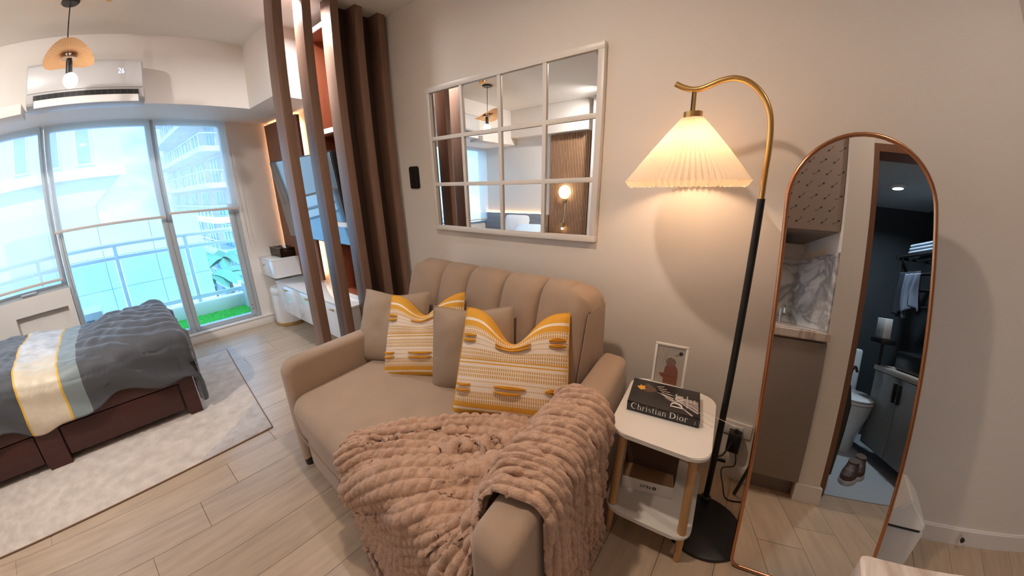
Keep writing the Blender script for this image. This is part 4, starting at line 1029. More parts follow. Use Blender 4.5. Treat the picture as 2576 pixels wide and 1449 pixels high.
amp = 0.050 * np.interp(ff_, [0, 0.05, 0.2, 0.45, 0.7, 1.0], [0.35, 0.65, 1.0, 0.95, 0.85, 0.7]) * (0.75 + 0.5 * wob2)
edge = np.clip(np.minimum(np.minimum(ff_, 1 - ff_) / 0.02, np.minimum(tt_, 1 - tt_) / 0.02), 0, 1)
fold = amp * seat_env * ridge * (0.35 + 0.65 * edge) + 0.010 * wob2
W_ = W_ + N_ * fold[..., None]
N_ = normals(W_) * (-1 if FLIP else 1)
NR = 24
rr0 = tt_ * NR + 0.14 * np.sin(sg_ * 9) + 0.5 * wob2
row = np.floor(rr0); fr = rr0 - row
hsh = lambda k: np.modf(np.abs(np.sin(k * 12.9898) * 43758.5453))[0]
lump = 0.040
q_ = sg_ / lump + hsh(row) * 0.4 + 0.5 * (row % 2); cell = np.floor(q_); fq = q_ - cell
rough = np.random.RandomState(4).normal(0, 1, tt_.shape)
rough[1:-1, 1:-1] = 0.5 * rough[1:-1, 1:-1] + 0.125 * (rough[:-2, 1:-1] + rough[2:, 1:-1] + rough[1:-1, :-2] + rough[1:-1, 2:])
Hh = 0.0135 * np.abs(np.sin(PI * fr)) ** 0.6 * (0.25 + 0.75 * np.abs(np.sin(PI * fq)) ** 0.5) * (0.6 + 0.8 * hsh(row * 7.1 + cell * 3.3)) + 0.0013 * rough
W_ = W_ + N_ * Hh[..., None]
W_[..., 2] = np.maximum(W_[..., 2], 0.012)
bk = grid('throw_blanket', W_ if not FLIP else W_[:, ::-1], blanket_m, None)
tag(bk, 'dusty brown plush ribbed throw blanket draped over the sofa arm and seat', 'blanket')
so = bk.modifiers.new('thickness', 'SOLIDIFY'); so.thickness = 0.007; so.offset = -1

# ------------------------------------------------------------------ side table and what stands on it
tb = thing('side_table', 'white two tier side table with pale wood legs beside the sofa arm', 'table', (1.27, 0.20, 0))
TO = Vector((1.068, 0.0, 0)); TD = Vector((0.9976, 0.07, 0)); TW = Vector((-0.055, 0.9985, 0))
def tpt(u, v, z): return TO + TD * u + TW * v + Vector((0, 0, z))
TLN, TWD = 0.43, 0.345
for nm, z0, z1, ins in (('tabletop', 0.512, 0.53, 0.0), ('lower_shelf', 0.130, 0.148, 0.004)):
    bm = bmesh.new(); addprism(bm, [tpt(u, v, z0) for u, v in rrect(ins, ins, TLN - ins, TWD - ins, 0.065, 8)], (0, 0, z1 - z0))
    ed = [e for e in bm.edges if abs(e.verts[0].co.z - e.verts[1].co.z) < 1e-6 and len(e.link_faces) == 2]
    bmesh.ops.bevel(bm, geom=ed, offset=0.003, segments=2, affect='EDGES'); from_bm(nm, bm, white_satin, tb, True)
for u, v in ((0.05, 0.05), (0.05, TWD - 0.05), (TLN - 0.05, 0.05), (TLN - 0.05, TWD - 0.05)):
    du_, dv_ = (-0.018 if u < 0.2 else 0.018), (-0.018 if v < 0.2 else 0.018)
    tube('leg', [tpt(u, v, 0.512), tpt(u + du_ * 0.7, v + dv_ * 0.7, 0.15), tpt(u + du_, v + dv_, 0.0)], [0.0135, 0.0165, 0.012], oak_m, tb, 14)
bk_m = mat('book_black', (0.014, 0.013, 0.014), 0.28, spec=0.6); txt_w = mat('print_white', (0.85, 0.83, 0.80), 0.6)
B0 = Vector((1.199, 0.322, 0.0)); ES = Vector((0.151, -0.9885, 0)); EW = Vector((0.9885, 0.151, 0)); BS, BW = 0.262, 0.190
book = thing('book', 'thick black hardback book lying on the side table, serif title on its spine', 'book', (1.30, 0.21, 0.53))
def bpt(s_, w_, z): return B0 + ES * s_ + EW * w_ + Vector((0, 0, z))
MB = Matrix(((ES.x, EW.x, 0, B0.x), (ES.y, EW.y, 0, B0.y), (0, 0, 1, 0), (0, 0, 0, 1)))
Mfl = MB
bm = bmesh.new()
addbox(bm, (0, 0, 0.531), (BS, BW, 0.5345), 0.0012); addbox(bm, (0, 0, 0.5685), (BS, BW, 0.572), 0.0012); addbox(bm, (0, 0, 0.531), (BS, 0.0035, 0.572), 0.0012)
bmesh.ops.transform(bm, matrix=MB, verts=bm.verts[:]); from_bm('cover', bm, bk_m, book, True)
bm = bmesh.new(); addbox(bm, (0.004, 0.003, 0.5345), (BS - 0.004, BW - 0.004, 0.5685)); bmesh.ops.transform(bm, matrix=MB, verts=bm.verts[:]); from_bm('pages', bm, mat('paper', (0.7, 0.65, 0.58), 0.8), book)
stroke_text('spine_lettering', 'Christian Dior', bpt(0.016, -0.0006, 0.5435), ES, (0, 0, 1), 0.0268, txt_w, book, -EW, 0.0003, extra=0.05)
bm = bmesh.new(); addbox(bm, (0.2455, -0.0008, 0.540), (0.248, 0.0, 0.556)); bmesh.ops.transform(bm, matrix=MB, verts=bm.verts[:]); from_bm('spine_imprint', bm, mat('imprint_grey', (0.35, 0.34, 0.33), 0.7), book)
stroke_text('cover_lettering', 'Dior', bpt(0.200, 0.032, 0.572), EW, -ES, 0.044, txt_w, book, (0, 0, 1), 0.0006, extra=0.02)
bm = bmesh.new()
rg = random.Random(4)
for s_, n_, h_ in ((0.213, 20, 0.0045), (0.226, 6, 0.004), (0.240, 7, 0.004)):
    w_ = 0.05 if n_ > 10 else 0.088
    for k in range(n_):
        L_ = rg.uniform(0.0022, 0.004); addbox(bm, (s_, w_, 0.572), (s_ + h_, w_ + L_, 0.5724)); w_ += L_ + 0.0013
bmesh.ops.transform(bm, matrix=MB, verts=bm.verts[:]); from_bm('cover_small_print', bm, mat('print_grey', (0.55, 0.53, 0.50), 0.6), book)
def flat(name, pts, m, z, par): return mesh(name, [bpt(a, b_, z) for a, b_ in pts], [tuple(range(len(pts)))], m, par)
sk_m = mat('print_tulle', (0.46, 0.40, 0.38), 0.5); sk2 = mat('print_tulle_light', (0.70, 0.63, 0.58), 0.5); or_m = mat('print_orange', (0.75, 0.36, 0.04), 0.5); br_m = mat('print_brown', (0.10, 0.055, 0.04), 0.4)
bm = bmesh.new()
for k in range(15):
    f = k / 14; e0 = (0.255, 0.008 + 0.10 * f) if f > 0.15 else (0.235 + f, 0.006); w_ = 0.0010 + 0.0012 * (k % 3 == 0)
    a = Vector((0.088, 0.125)); b_ = Vector(e0); d_ = (b_ - a).normalized(); p_ = Vector((-d_.y, d_.x)) * w_
    m_ = a + (b_ - a) * 0.5 + Vector((0.0, 0.018 * (1 - f)))
    for q0, q1 in ((a, m_), (m_, b_)):
        bm.faces.new([bm.verts.new(bpt(v.x, v.y, 0.57215)) for v in (q0 - p_, q1 - p_ * 1.6, q1 + p_ * 1.6, q0 + p_)])
from_bm('cover_skirt', bm, sk_m, book)
bm = bmesh.new()
for k in range(7):
    c = Vector((0.098 + 0.006 * k, 0.155 - 0.011 * k)); d_ = Vector((0.05 + 0.004 * k, -0.012 * (k - 2))).normalized(); L_ = 0.03 + 0.004 * k; p_ = Vector((-d_.y, d_.x)) * 0.0016
    bm.faces.new([bm.verts.new(bpt(v.x, v.y, 0.57225)) for v in (c - p_, c + d_ * L_ - p_, c + d_ * L_ + p_, c + p_)])
from_bm('cover_bodice', bm, sk2, book)
flat('cover_figure', [(0.035, 0.118), (0.05, 0.100), (0.075, 0.098), (0.098, 0.120), (0.092, 0.140), (0.075, 0.150), (0.062, 0.165), (0.048, 0.158), (0.055, 0.138)], br_m, 0.5722, book)
flat('cover_orange', [(0.020, 0.128), (0.030, 0.112), (0.040, 0.104), (0.046, 0.112), (0.058, 0.116), (0.050, 0.128), (0.053, 0.144), (0.042, 0.138), (0.033, 0.146), (0.032, 0.134)], or_m, 0.5723, book)
fr = thing('picture_frame', 'small white picture frame with abstract terracotta art behind the book', 'picture', (1.475, 0.23, 0.53))
FW, FH = 0.135, 0.195
MF = Matrix.Translation((1.462, 0.2285, 0.531)) @ Matrix.Rotation(R(-83), 4, 'Z') @ Matrix.Rotation(R(-13), 4, 'X')
def fbox(name, lo, hi, m, bev=0.0): return box(name, lo, hi, m, fr, bev, M=MF)
bm = bmesh.new()
for lo, hi in (((-FW / 2, 0, 0), (FW / 2, 0.014, 0.010)), ((-FW / 2, 0, FH - 0.010), (FW / 2, 0.014, FH)), ((-FW / 2, 0, 0.010), (-FW / 2 + 0.010, 0.014, FH - 0.010)), ((FW / 2 - 0.010, 0, 0.010), (FW / 2, 0.014, FH - 0.010))): addbox(bm, lo, hi, 0.0015)
bmesh.ops.transform(bm, matrix=MF, verts=bm.verts[:]); from_bm('moulding', bm, white_satin, fr, True)
fbox('art_print', (-FW / 2 + 0.009, 0.0075, 0.009), (FW / 2 - 0.009, 0.011, FH - 0.009), mat('art_paper', (0.66, 0.60, 0.54), 0.6))
def fflat(name, pts, m, y): return mesh(name, [MF @ Vector((a, y, b_)) for a, b_ in pts], [tuple(range(len(pts)))], m, fr)
fflat('art_terracotta', [(-0.040, 0.055), (-0.020, 0.060)] + arc(0.008, 0.062, 0.030, 0.044, 150, 0, 12) + [(0.038, 0.012), (-0.02, 0.012), (-0.02, 0.035), (-0.030, 0.040)], mat('terracotta', (0.34, 0.11, 0.065), 0.7), 0.0070)
fflat('art_brown_disc', arc(0.004, 0.112, 0.021, 0.021, 0, 360, 24)[:-1], mat('art_brown', (0.28, 0.17, 0.11), 0.7), 0.0072)
bm = bmesh.new(); rg = random.Random(2)
for k in range(60):
    a, r_ = rg.uniform(0, 6.28), 0.0195 * math.sqrt(rg.random()); c = (0.004 + r_ * math.cos(a), 0.112 + r_ * math.sin(a))
    bm.faces.new([bm.verts.new(MF @ Vector((c[0] + 0.001 * math.cos(q), 0.0068, c[1] + 0.001 * math.sin(q)))) for q in (0, 1.57, 3.14, 4.71)])
from_bm('art_disc_dots', bm, MATS['art_paper'], fr)
fflat('art_ochre', [(0.012, 0.142), (0.040, 0.147), (0.046, 0.156), (0.025, 0.154)], mat('art_ochre', (0.50, 0.33, 0.16), 0.7), 0.0072)
fflat('art_dark_dot', arc(0.040, 0.158, 0.0085, 0.0085, 0, 360, 18)[:-1], mat('art_dark', (0.02, 0.02, 0.02), 0.7), 0.0069)
bm = bmesh.new()
for k, (a, b_) in enumerate([((-0.03, 0.09), (-0.012, 0.165)), ((-0.03, 0.10), (-0.052, 0.135)), ((-0.024, 0.118), (-0.048, 0.152)), ((-0.018, 0.138), (-0.036, 0.170)), ((-0.024, 0.115), (-0.006, 0.135)), ((-0.02, 0.13), (0.000, 0.152))]):
    addtube(bm, [MF @ Vector((a[0], 0.0072, a[1])), MF @ Vector(((a[0] + b_[0]) / 2 - 0.004, 0.0072, (a[1] + b_[1]) / 2)), MF @ Vector((b_[0], 0.0072, b_[1]))], 0.0005, 4)
from_bm('art_branch_lines', bm, mat('art_line', (0.3, 0.24, 0.2), 0.8), fr)
glf = fbox('glass', (-FW / 2 + 0.010, 0.004, 0.010), (FW / 2 - 0.010, 0.0055, FH - 0.010), glass_pane('frame_glass', (1, 1, 1), 0.05))
box('easel_back', (-0.02, 0.014, 0.0), (0.02, 0.018, 0.15), black_pl, fr, M=Matrix.Translation((1.462, 0.2285, 0.531)) @ Matrix.Rotation(R(-83), 4, 'Z') @ Matrix.Rotation(R(-13), 4, 'X'))
kraft = mat('kraft_card', (0.30, 0.17, 0.095), 0.8, var=0.06)
cb = thing('cardboard_box', 'flat kraft cardboard box with a white printed front on the lower shelf', 'box', (1.23, 0.20, 0.148))
MC = Matrix.Translation((1.186, 0.306, 0.149)) @ Matrix.Rotation(R(-75.5), 4, 'Z')
box('body', (0, 0.002, 0), (0.205, 0.085, 0.062), kraft, cb, 0.0015, M=MC)
box('white_label', (0.0, 0.0, 0.0), (0.205, 0.0022, 0.060), white_satin, cb, M=MC)
ux = (MC.to_3x3() @ Vector((-1, 0, 0))); bl_m = mat('print_black', (0.02, 0.02, 0.02), 0.6)
stroke_text('label_lettering', 'PILOT', MC @ Vector((0.118, -0.0004, 0.040)), ux, (0, 0, -1), 0.015, bl_m, cb, MC.to_3x3() @ Vector((0, -1, 0)), 0.0004)
mesh('label_emblem', [MC @ Vector((0.131 + 0.0085 * math.cos(a), -0.0006, 0.0325 + 0.0085 * math.sin(a))) for a in np.linspace(0, 2 * PI, 20)[:-1]], [tuple(range(19))], bl_m, cb)
mesh('emblem_mark', [MC @ Vector(p) for p in ((0.129, -0.0009, 0.028), (0.134, -0.0009, 0.033), (0.129, -0.0009, 0.038))], [(0, 1, 2)], white_satin, cb)
cb2 = thing('cardboard_box', 'tall dark brown cardboard box standing at the back of the lower shelf', 'box', (1.37, 0.22, 0.148))
MC2 = Matrix.Translation((1.272, 0.325, 0.149)) @ Matrix.Rotation(R(-80), 4, 'Z')
box('body', (0, 0, 0), (0.215, 0.15, 0.17), mat('dark_card', (0.085, 0.045, 0.03), 0.85), cb2, 0.002, M=MC2)
box('lid_flap', (-0.001, -0.001, 0.168), (0.216, 0.151, 0.173), MATS['dark_card'], cb2, 0.001, M=MC2)
tray = thing('plastic_container', 'cloudy white plastic container on top of the dark box', 'container', (1.36, 0.19, 0.322))
MC3 = Matrix.Translation((1.275, 0.285, 0.3225)) @ Matrix.Rotation(R(-76), 4, 'Z')
box('tub', (0.004, 0.004, 0), (0.146, 0.126, 0.05), mat('cloudy_plastic', (0.42, 0.38, 0.35), 0.35), tray, 0.012, 3, M=MC3)
box('lid', (0, 0, 0.05), (0.15, 0.13, 0.062), MATS['cloudy_plastic'], tray, 0.004, 2, M=MC3)

# ------------------------------------------------------------------ floor lamp
lp = thing('floor_lamp', 'arched brass and black floor lamp with a pleated cream shade', 'lamp', (1.32, -0.02, 0))
LX = 1.46
bm = bmesh.new(); addlathe(bm, [(0.0, 0.001), (0.166, 0.001), (0.168, 0.006), (0.166, 0.014), (0.160, 0.018), (0.0, 0.019)], (1.312, -0.022, 0), 56); from_bm('base', bm, black_m, lp, True)
tube('pole', [(LX, -0.012, 0.015), (LX, 0.006, 1.358)], 0.0125, black_m, lp, 16)
lathe('collar', [(0.0, 0.018), (0.022, 0.018), (0.022, 0.03), (0.014, 0.036), (0, 0.036)], (LX, -0.012, 0), black_m, lp, 20)
ap = [(0.006, 1.355), (0.007, 1.45), (0.006, 1.515), (0.008, 1.575), (0.015, 1.628), (0.032, 1.674), (0.057, 1.711), (0.088, 1.739), (0.120, 1.754), (0.150, 1.758), (0.181, 1.753), (0.212, 1.743), (0.238, 1.736), (0.264, 1.736), (0.295, 1.746), (0.326, 1.763)]
tube('arm', spline([(LX, y, z) for y, z in ap], 5), 0.0098, gold_m, lp, 14)
SY = 0.258
tube('rod', [(LX, SY, 1.732), (LX, SY, 1.652)], 0.0066, gold_m, lp, 12)
tube('rod_cord', [(LX - 0.009, SY + 0.006, 1.728), (LX - 0.010, SY + 0.006, 1.66)], 0.0022, black_pl, lp, 6)
lathe('cap', [(0.0, 1.634), (0.0325, 1.634), (0.0325, 1.660), (0.0, 1.661)], (LX, SY, 0), gold_m, lp, 32)
shade_m = bpy.data.materials.new('pleated_shade'); shade_m.use_nodes = True; nt = shade_m.node_tree; nt.nodes.clear()
d_ = nd(nt, 'ShaderNodeBsdfDiffuse'); d_.inputs[0].default_value = (0.86, 0.80, 0.72, 1); t_ = nd(nt, 'ShaderNodeBsdfTranslucent'); t_.inputs[0].default_value = (0.66, 0.56, 0.43, 1)
mx = nd(nt, 'ShaderNodeMixShader'); mx.inputs[0].default_value = 0.42; o_ = nd(nt, 'ShaderNodeOutputMaterial')
nt.links.new(d_.outputs[0], mx.inputs[1]); nt.links.new(t_.outputs[0], mx.inputs[2]); nt.links.new(mx.outputs[0], o_.inputs[0])
NP = 64
prof = [(0.036, 1.640), (0.060, 1.610), (0.070, 1.598), (0.130, 1.527), (0.210, 1.424), (0.2135, 1.4195), (0.2015, 1.399)]
P_ = np.zeros((len(prof), NP * 2 + 1, 3))
for i, (r_, z) in enumerate(prof):
    for j in range(NP * 2 + 1):
        a = 2 * PI * j / (NP * 2); am = (0.0052 if i < 4 else 0.0062) * min(1, r_ / 0.07) * (1 if j % 2 == 0 else -1)
        zz = z + (0.0035 if j % 2 == 0 else -0.0035) * (i >= 5)
        P_[i, j] = (LX + (r_ + am) * math.cos(a), SY + (r_ + am) * math.sin(a), zz)
sh_o = grid('shade', P_, shade_m, lp, False)
lathe('bulb', [(0.0, 1.482)] + [(0.030 * math.sin(R(a)), 1.512 - 0.030 * math.cos(R(a))) for a in range(20, 150, 16)] + [(0.014, 1.552), (0.014, 1.60), (0, 1.60)], (LX, SY, 0), emis('warm_bulb', (1.0, 0.64, 0.38), 58), lp, 20)
lathe('bulb_socket', [(0.0, 1.585), (0.018, 1.585), (0.018, 1.635), (0, 1.635)], (LX, SY, 0), white_satin, lp, 16)
tube('foot_switch', [(LX - 0.012, -0.012, 0.262), (LX + 0.0, -0.05, 0.258)], 0.008, black_pl, lp, 8)
pcw = thing('power_cord', 'black cord looping from the lamp pole to the plug and floor', 'cord', (1.55, -0.06, 0))
tube('lamp_cord', spline([(1.472, -0.006, 0.255), (1.52, -0.035, 0.235), (1.58, -0.055, 0.245), (1.625, -0.065, 0.25)], 6), 0.004, black_pl, pcw, 6)
tube('floor_cord', spline([(1.655, -0.085, 0.20), (1.655, -0.10, 0.10), (1.62, -0.05, 0.085), (1.56, -0.07, 0.04), (1.52, -0.10, 0.006), (1.56, -0.20, 0.005)], 6), 0.003, black_pl, pcw, 6)
ol = thing('wall_outlet', 'white wall outlet above the baseboard behind the floor lamp', 'outlet', (1.685, -0.075, 0.285))
box('plate', (1.680, -0.135, 0.250), (1.690, -0.010, 0.325), white_satin, ol, 0.003)
box('socket', (1.676, -0.10, 0.27), (1.681, -0.045, 0.305), white_satin, ol, 0.002)
pg = thing('plug_adapter', 'black plug adapter in the wall outlet beside the lamp pole', 'plug', (1.65, -0.07, 0.24))
box('body', (1.628, -0.100, 0.185), (1.676, -0.045, 0.288), black_pl, pg, 0.004)
lathe('prong_cap', [(0, 0.288), (0.012, 0.288), (0.008, 0.305), (0, 0.306)], (1.65, -0.075, 0), black_pl, pg, 12)

# ------------------------------------------------------------------ arched mirror on its easel leg
am = thing('arch_mirror', 'tall arched floor mirror with thin rose gold frame beside the lamp', 'mirror', (1.25, -0.40, 0))
lean, myaw = R(8), R(6)
AE = Vector((math.sin(myaw), -math.cos(myaw), 0)); AU = Vector((math.cos(myaw) * math.sin(lean), math.sin(myaw) * math.sin(lean), math.cos(lean))); AN = AE.cross(AU)
if AN.x > 0: AN = -AN
AP = Vector((1.186, -0.153, 0.012))
def apt(s_, v, n=0.0): return AP + AE * s_ + AU * v + AN * n
def cen(v): return 0.239 - 0.0765 * v
def hw(v): return 0.2415 - 0.0285 * v
out = []
for k in range(7):
    a = R(180 + 15 * k); out.append((-0.0025 + 0.035 + 0.035 * math.cos(a), 0.035 + 0.035 * math.sin(a)))
for k in range(7):
    a = R(270 + 15 * k); out.append((cen(0) + hw(0) - 0.035 + 0.035 * math.cos(a), 0.035 + 0.035 * math.sin(a)))
for v in np.linspace(0.1, 1.30, 14): out.append((cen(v) + hw(v), v))
cv = 1.352
for k in range(0, 25):
    a = R(180 * k / 24); sh = -0.0765 * 0.21 * math.sin(a)
    out.append((cen(cv) + sh + hw(cv) * math.cos(a), cv + 0.212 * math.sin(a)))
for v in np.linspace(1.30, 0.1, 14): out.append((cen(v) - hw(v), v))
mesh('mirror_glass', [apt(s_, v, 0.001) for s_, v in out], [tuple(range(len(out)))], mirror_m, am)
prism('backing_board', [apt(s_, v, -0.004) for s_, v in out], tuple(AN * -0.012), mat('backing_board', (0.2, 0.14, 0.1), 0.8), am)
tube('frame', [apt(s_, v, 0.0) for s_, v in out], 0.0072, rose_gold, am, 10, True)
q = apt(0.19, 1.05, -0.02)
tube('easel_leg', [q, (1.60, -0.235, 0.005)], 0.009, black_m, am, 8)
tube('easel_leg', [apt(0.06, 0.80, -0.02), (1.575, -0.125, 0.005)], 0.008, black_m, am, 8)

# ------------------------------------------------------------------ grid mirror and switch on the wall
gm = thing('grid_mirror', 'white window pane wall mirror of twelve panes above the sofa', 'mirror', (1.68, 1.31, 1.13))
gy0, gy1, gz0, gz1 = 0.690, 1.935, 1.125, 2.045
fw = 0.032
def gbox(n, y0, y1, z0, z1, x0=1.655, m=white_satin): return box(n, (x0, y0, z0), (1.69, y1, z1), m, gm, 0.002)
gbox('frame_rail', gy0, gy1, gz0, gz0 + fw); gbox('frame_rail', gy0, gy1, gz1 - fw, gz1)
gbox('frame_stile', gy0, gy0 + fw, gz0 + fw, gz1 - fw); gbox('frame_stile', gy1 - fw, gy1, gz0 + fw, gz1 - fw)
iy0, iy1, iz0, iz1 = gy0 + fw, gy1 - fw, gz0 + fw, gz1 - fw; mb = 0.024
pw, ph = (iy1 - iy0 - 3 * mb) / 4, (iz1 - iz0 - 2 * mb) / 3
for i in range(3): gbox('muntin', iy0 + (i + 1) * pw + i * mb, iy0 + (i + 1) * (pw + mb), iz0, iz1, 1.657)
for j in range(2): gbox('muntin', iy0, iy1, iz0 + (j + 1) * ph + j * mb, iz0 + (j + 1) * (ph + mb), 1.6575)
for i in range(4):
    for j in range(3):
        y0, z0 = iy0 + i * (pw + mb), iz0 + j * (ph + mb)
        box('mirror_pane', (1.668, y0 - 0.002, z0 - 0.002), (1.672, y0 + pw + 0.002, z0 + ph + 0.002), mirror_m, gm)
sw = thing('light_switch', 'black rounded light switch on the wall left of the grid mirror', 'switch', (1.685, 2.165, 1.49))
bm = bmesh.new(); addprism(bm, [(1.690, y, z) for y, z in rrect(2.112, 1.412, 2.218, 1.570, 0.016, 5)], (-0.010, 0, 0)); from_bm('plate', bm, black_pl, sw)
box('rocker', (1.677, 2.128, 1.43), (1.681, 2.202, 1.552), black_pl, sw, 0.002)

# ------------------------------------------------------------------ bin, door stop, kitchen counter
bn = thing('trash_bin', 'white bin with a peaked lid between the arched mirror and the wall', 'bin', (1.51, -0.72, 0))
prism('body', [(1.405, -0.80, 0.0), (1.60, -0.80, 0.0), (1.60, -0.63, 0.0), (1.405, -0.63, 0.0)], (0, 0, 0.245), white_satin, bn)
bm = bmesh.new(); vb = [bm.verts.new(p) for p in ((1.398, -0.795, 0.258), (1.61, -0.795, 0.258), (1.61, -0.62, 0.258), (1.398, -0.62, 0.258), (1.398, -0.795, 0.283), (1.61, -0.795, 0.283), (1.61, -0.62, 0.283), (1.398, -0.62, 0.283), (1.42, -0.705, 0.375), (1.59, -0.705, 0.375))]
for f in ((0, 1, 2, 3), (0, 1, 5, 4), (2, 3, 7, 6), (4, 5, 9, 8), (6, 7, 8, 9), (3, 0, 4, 8, 7), (1, 2, 6, 9, 5)): bm.faces.new([vb[i] for i in f])
bmesh.ops.bevel(bm, geom=bm.edges[:], offset=0.008, segments=3, affect='EDGES'); from_bm('lid', bm, white_satin, bn, True)
box('gap_seal', (1.41, -0.785, 0.244), (1.595, -0.635, 0.259), black_pl, bn)
ds = thing('door_stop', 'small metal door stop on the baseboard at the right', 'door stop', (1.66, -1.145, 0.06))
lathe('stem', [(0.006, 0.0), (0.006, 0.03)], (0, 0, 0), steel_m, ds, 12, Matrix.Translation((1.676, -1.145, 0.06)) @ Matrix.Rotation(R(-90), 4, 'Y'))
lathe('tip', [(0.0, 0.028), (0.011, 0.028), (0.012, 0.04), (0.0, 0.043)], (0, 0, 0), black_pl, ds, 14, Matrix.Translation((1.676, -1.145, 0.06)) @ Matrix.Rotation(R(-90), 4, 'Y'))
marb = bpy.data.materials.new('marble_top'); marb.use_nodes = True; nt = marb.node_tree; b = nt.nodes['Principled BSDF']; b.inputs['Roughness'].default_value = 0.25
def veins(nt, b, c0, c1, sc, stretch, w0, w1):
    tc = nd(nt, 'ShaderNodeTexCoord'); mp = nd(nt, 'ShaderNodeMapping'); mp.inputs['Scale'].default_value = stretch; mp.inputs['Rotation'].default_value = (0.3, 0.5, 0.6)
    n = nd(nt, 'ShaderNodeTexNoise'); n.inputs['Scale'].default_value = sc; n.inputs['Detail'].default_value = 8; n.inputs['Distortion'].default_value = 1.2
    r_ = nd(nt, 'ShaderNodeValToRGB'); e = r_.color_ramp.elements
    e[0].position = w0; e[0].color = c0; e[1].position = 0.5; e[1].color = c1; x = e.new(w1); x.color = c0
    nt.links.new(tc.outputs['Object'], mp.inputs[0]); nt.links.new(mp.outputs[0], n.inputs[0]); nt.links.new(n.outputs[0], r_.inputs[0]); nt.links.new(r_.outputs[0], b.inputs['Base Color'])
veins(nt, b, (0.76, 0.68, 0.62, 1), (0.52, 0.42, 0.36, 1), 2.2, (1, 2.5, 1), 0.44, 0.56)
bsp = bpy.data.materials.new('marble_splash'); bsp.use_nodes = True; b = bsp.node_tree.nodes['Principled BSDF']; b.inputs['Roughness'].default_value = 0.25
veins(bsp.node_tree, b, (0.66, 0.66, 0.66, 1), (0.30, 0.30, 0.31, 1), 2.6, (1, 1.4, 2), 0.40, 0.60)
ct = thing('kitchen_counter', 'pale marble kitchen counter with white end panel at the lower right corner', 'counter', (0.20, -0.42, 0))
bm = bmesh.new(); addprism(bm, [(x, y, 0.873) for x, y in rrect(-0.099, -0.583, 0.515, -0.226, 0.012, 4)], (0, 0, 0.047))
ed = [e for e in bm.edges if abs(e.verts[0].co.z - e.verts[1].co.z) < 1e-6]; bmesh.ops.bevel(bm, geom=ed, offset=0.006, segments=3, affect='EDGES'); from_bm('worktop', bm, marb, ct, True)
box('end_panel', (-0.098, -0.258, 0.0), (0.505, -0.234, 0.873), white_satin, ct, 0.002)
cab_m = mat('cabinet_greige', (0.25, 0.20, 0.175), 0.45)
box('carcass', (-0.098, -0.582, 0.10), (0.475, -0.26, 0.873), cab_m, ct)
box('door', (0.477, -0.580, 0.105), (0.495, -0.262, 0.862), cab_m, ct, 0.002)
box('toe_kick', (-0.09, -0.582, 0.0), (0.42, -0.26, 0.10), cab_m, ct)
bs_ = box('backsplash', (-0.0995, -0.583, 0.922), (-0.091, -0.20, 1.34), bsp, None); tag(bs_, 'grey veined marble backsplash above the kitchen counter, seen in the arched mirror', 'backsplash')
bs2 = box('backsplash', (-0.09, -0.584, 0.922), (0.468, -0.577, 1.34), bsp, None); tag(bs2, 'grey veined marble side panel against the white column, seen in the arched mirror', 'backsplash')
st_ = box('wall_strip', (-0.0995, -0.583, 1.341), (-0.093, -0.2, 1.448), wall_m); struct(st_); st_.name = 'trim_5'
uc = thing('upper_cabinet', 'kitchen upper cabinet with small dark arrow pattern, seen in the arched mirror', 'cabinet', (-0.1, -0.42, 1.62))
box('body', (-0.098, -0.583, 1.45), (0.420, -0.24, 2.50), mat('cabinet_dark_greige', (0.20, 0.17, 0.155), 0.5), uc)
arrow_face = mat('arrow_paper', (0.36, 0.29, 0.255), 0.6)
box('door', (0.420, -0.582, 1.452), (0.438, -0.242, 2.498), arrow_face, uc, 0.001)
bm = bmesh.new()
for i in range(7):
    for j in range(6):
        y, z = -0.56 + j * 0.06 + (i % 2) * 0.03, 1.50 + i * 0.065; sgn = 1 if (i + j) % 2 else -1
        if y > -0.26: continue
        d_ = Vector((0, 0.75, -0.65)) * sgn; p_ = Vector((0, 0.65, 0.75)); c = Vector((0.4395, y, z)); L_ = 0.015
        bm.faces.new([bm.verts.new(v) for v in (c - d_ * L_ - p_ * 0.0008, c + d_ * L_ - p_ * 0.0008, c + d_ * L_ + p_ * 0.0008, c - d_ * L_ + p_ * 0.0008)])
        bm.faces.new([bm.verts.new(v) for v in (c + d_ * (L_ + 0.006), c + d_ * (L_ - 0.006) + p_ * 0.006, c + d_ * (L_ - 0.006) - p_ * 0.006)])
        bm.faces.new([bm.verts.new(v) for v in (c - d_ * L_, c - d_ * (L_ + 0.008) + p_ * 0.005, c - d_ * (L_ - 0.002) + p_ * 0.005)])
ar_ = from_bm('arrow_print', bm, mat('arrow_ink', (0.05, 0.04, 0.035), 0.7), uc); ar_['kind'] = 'stuff'
hood = thing('range_hood', 'slim grey range hood under the upper cabinet, seen in the arched mirror', 'hood', (-0.15, -0.36, 1.38))
box('body', (-0.098, -0.47, 1.33), (0.30, -0.25, 1.39), mat('hood_grey', (0.28, 0.25, 0.24), 0.4), hood, 0.004)
box('duct', (-0.098, -0.44, 1.39), (0.0, -0.25, 1.45), MATS['hood_grey'], hood)
fc = thing('kitchen_tap', 'curved chrome kitchen tap on the counter, seen in the arched mirror', 'tap', (-0.18, -0.52, 0.92))
tube('spout', spline([(-0.05, -0.50, 0.92), (-0.05, -0.50, 0.99), (-0.04, -0.50, 1.02), (0.0, -0.50, 1.03), (0.03, -0.50, 1.01), (0.035, -0.50, 0.985)], 6), 0.009, steel_m, fc, 10)
lathe('handle', [(0.0, 0.92), (0.016, 0.92), (0.014, 0.97), (0, 0.972)], (-0.05, -0.44, 0), steel_m, fc, 12)

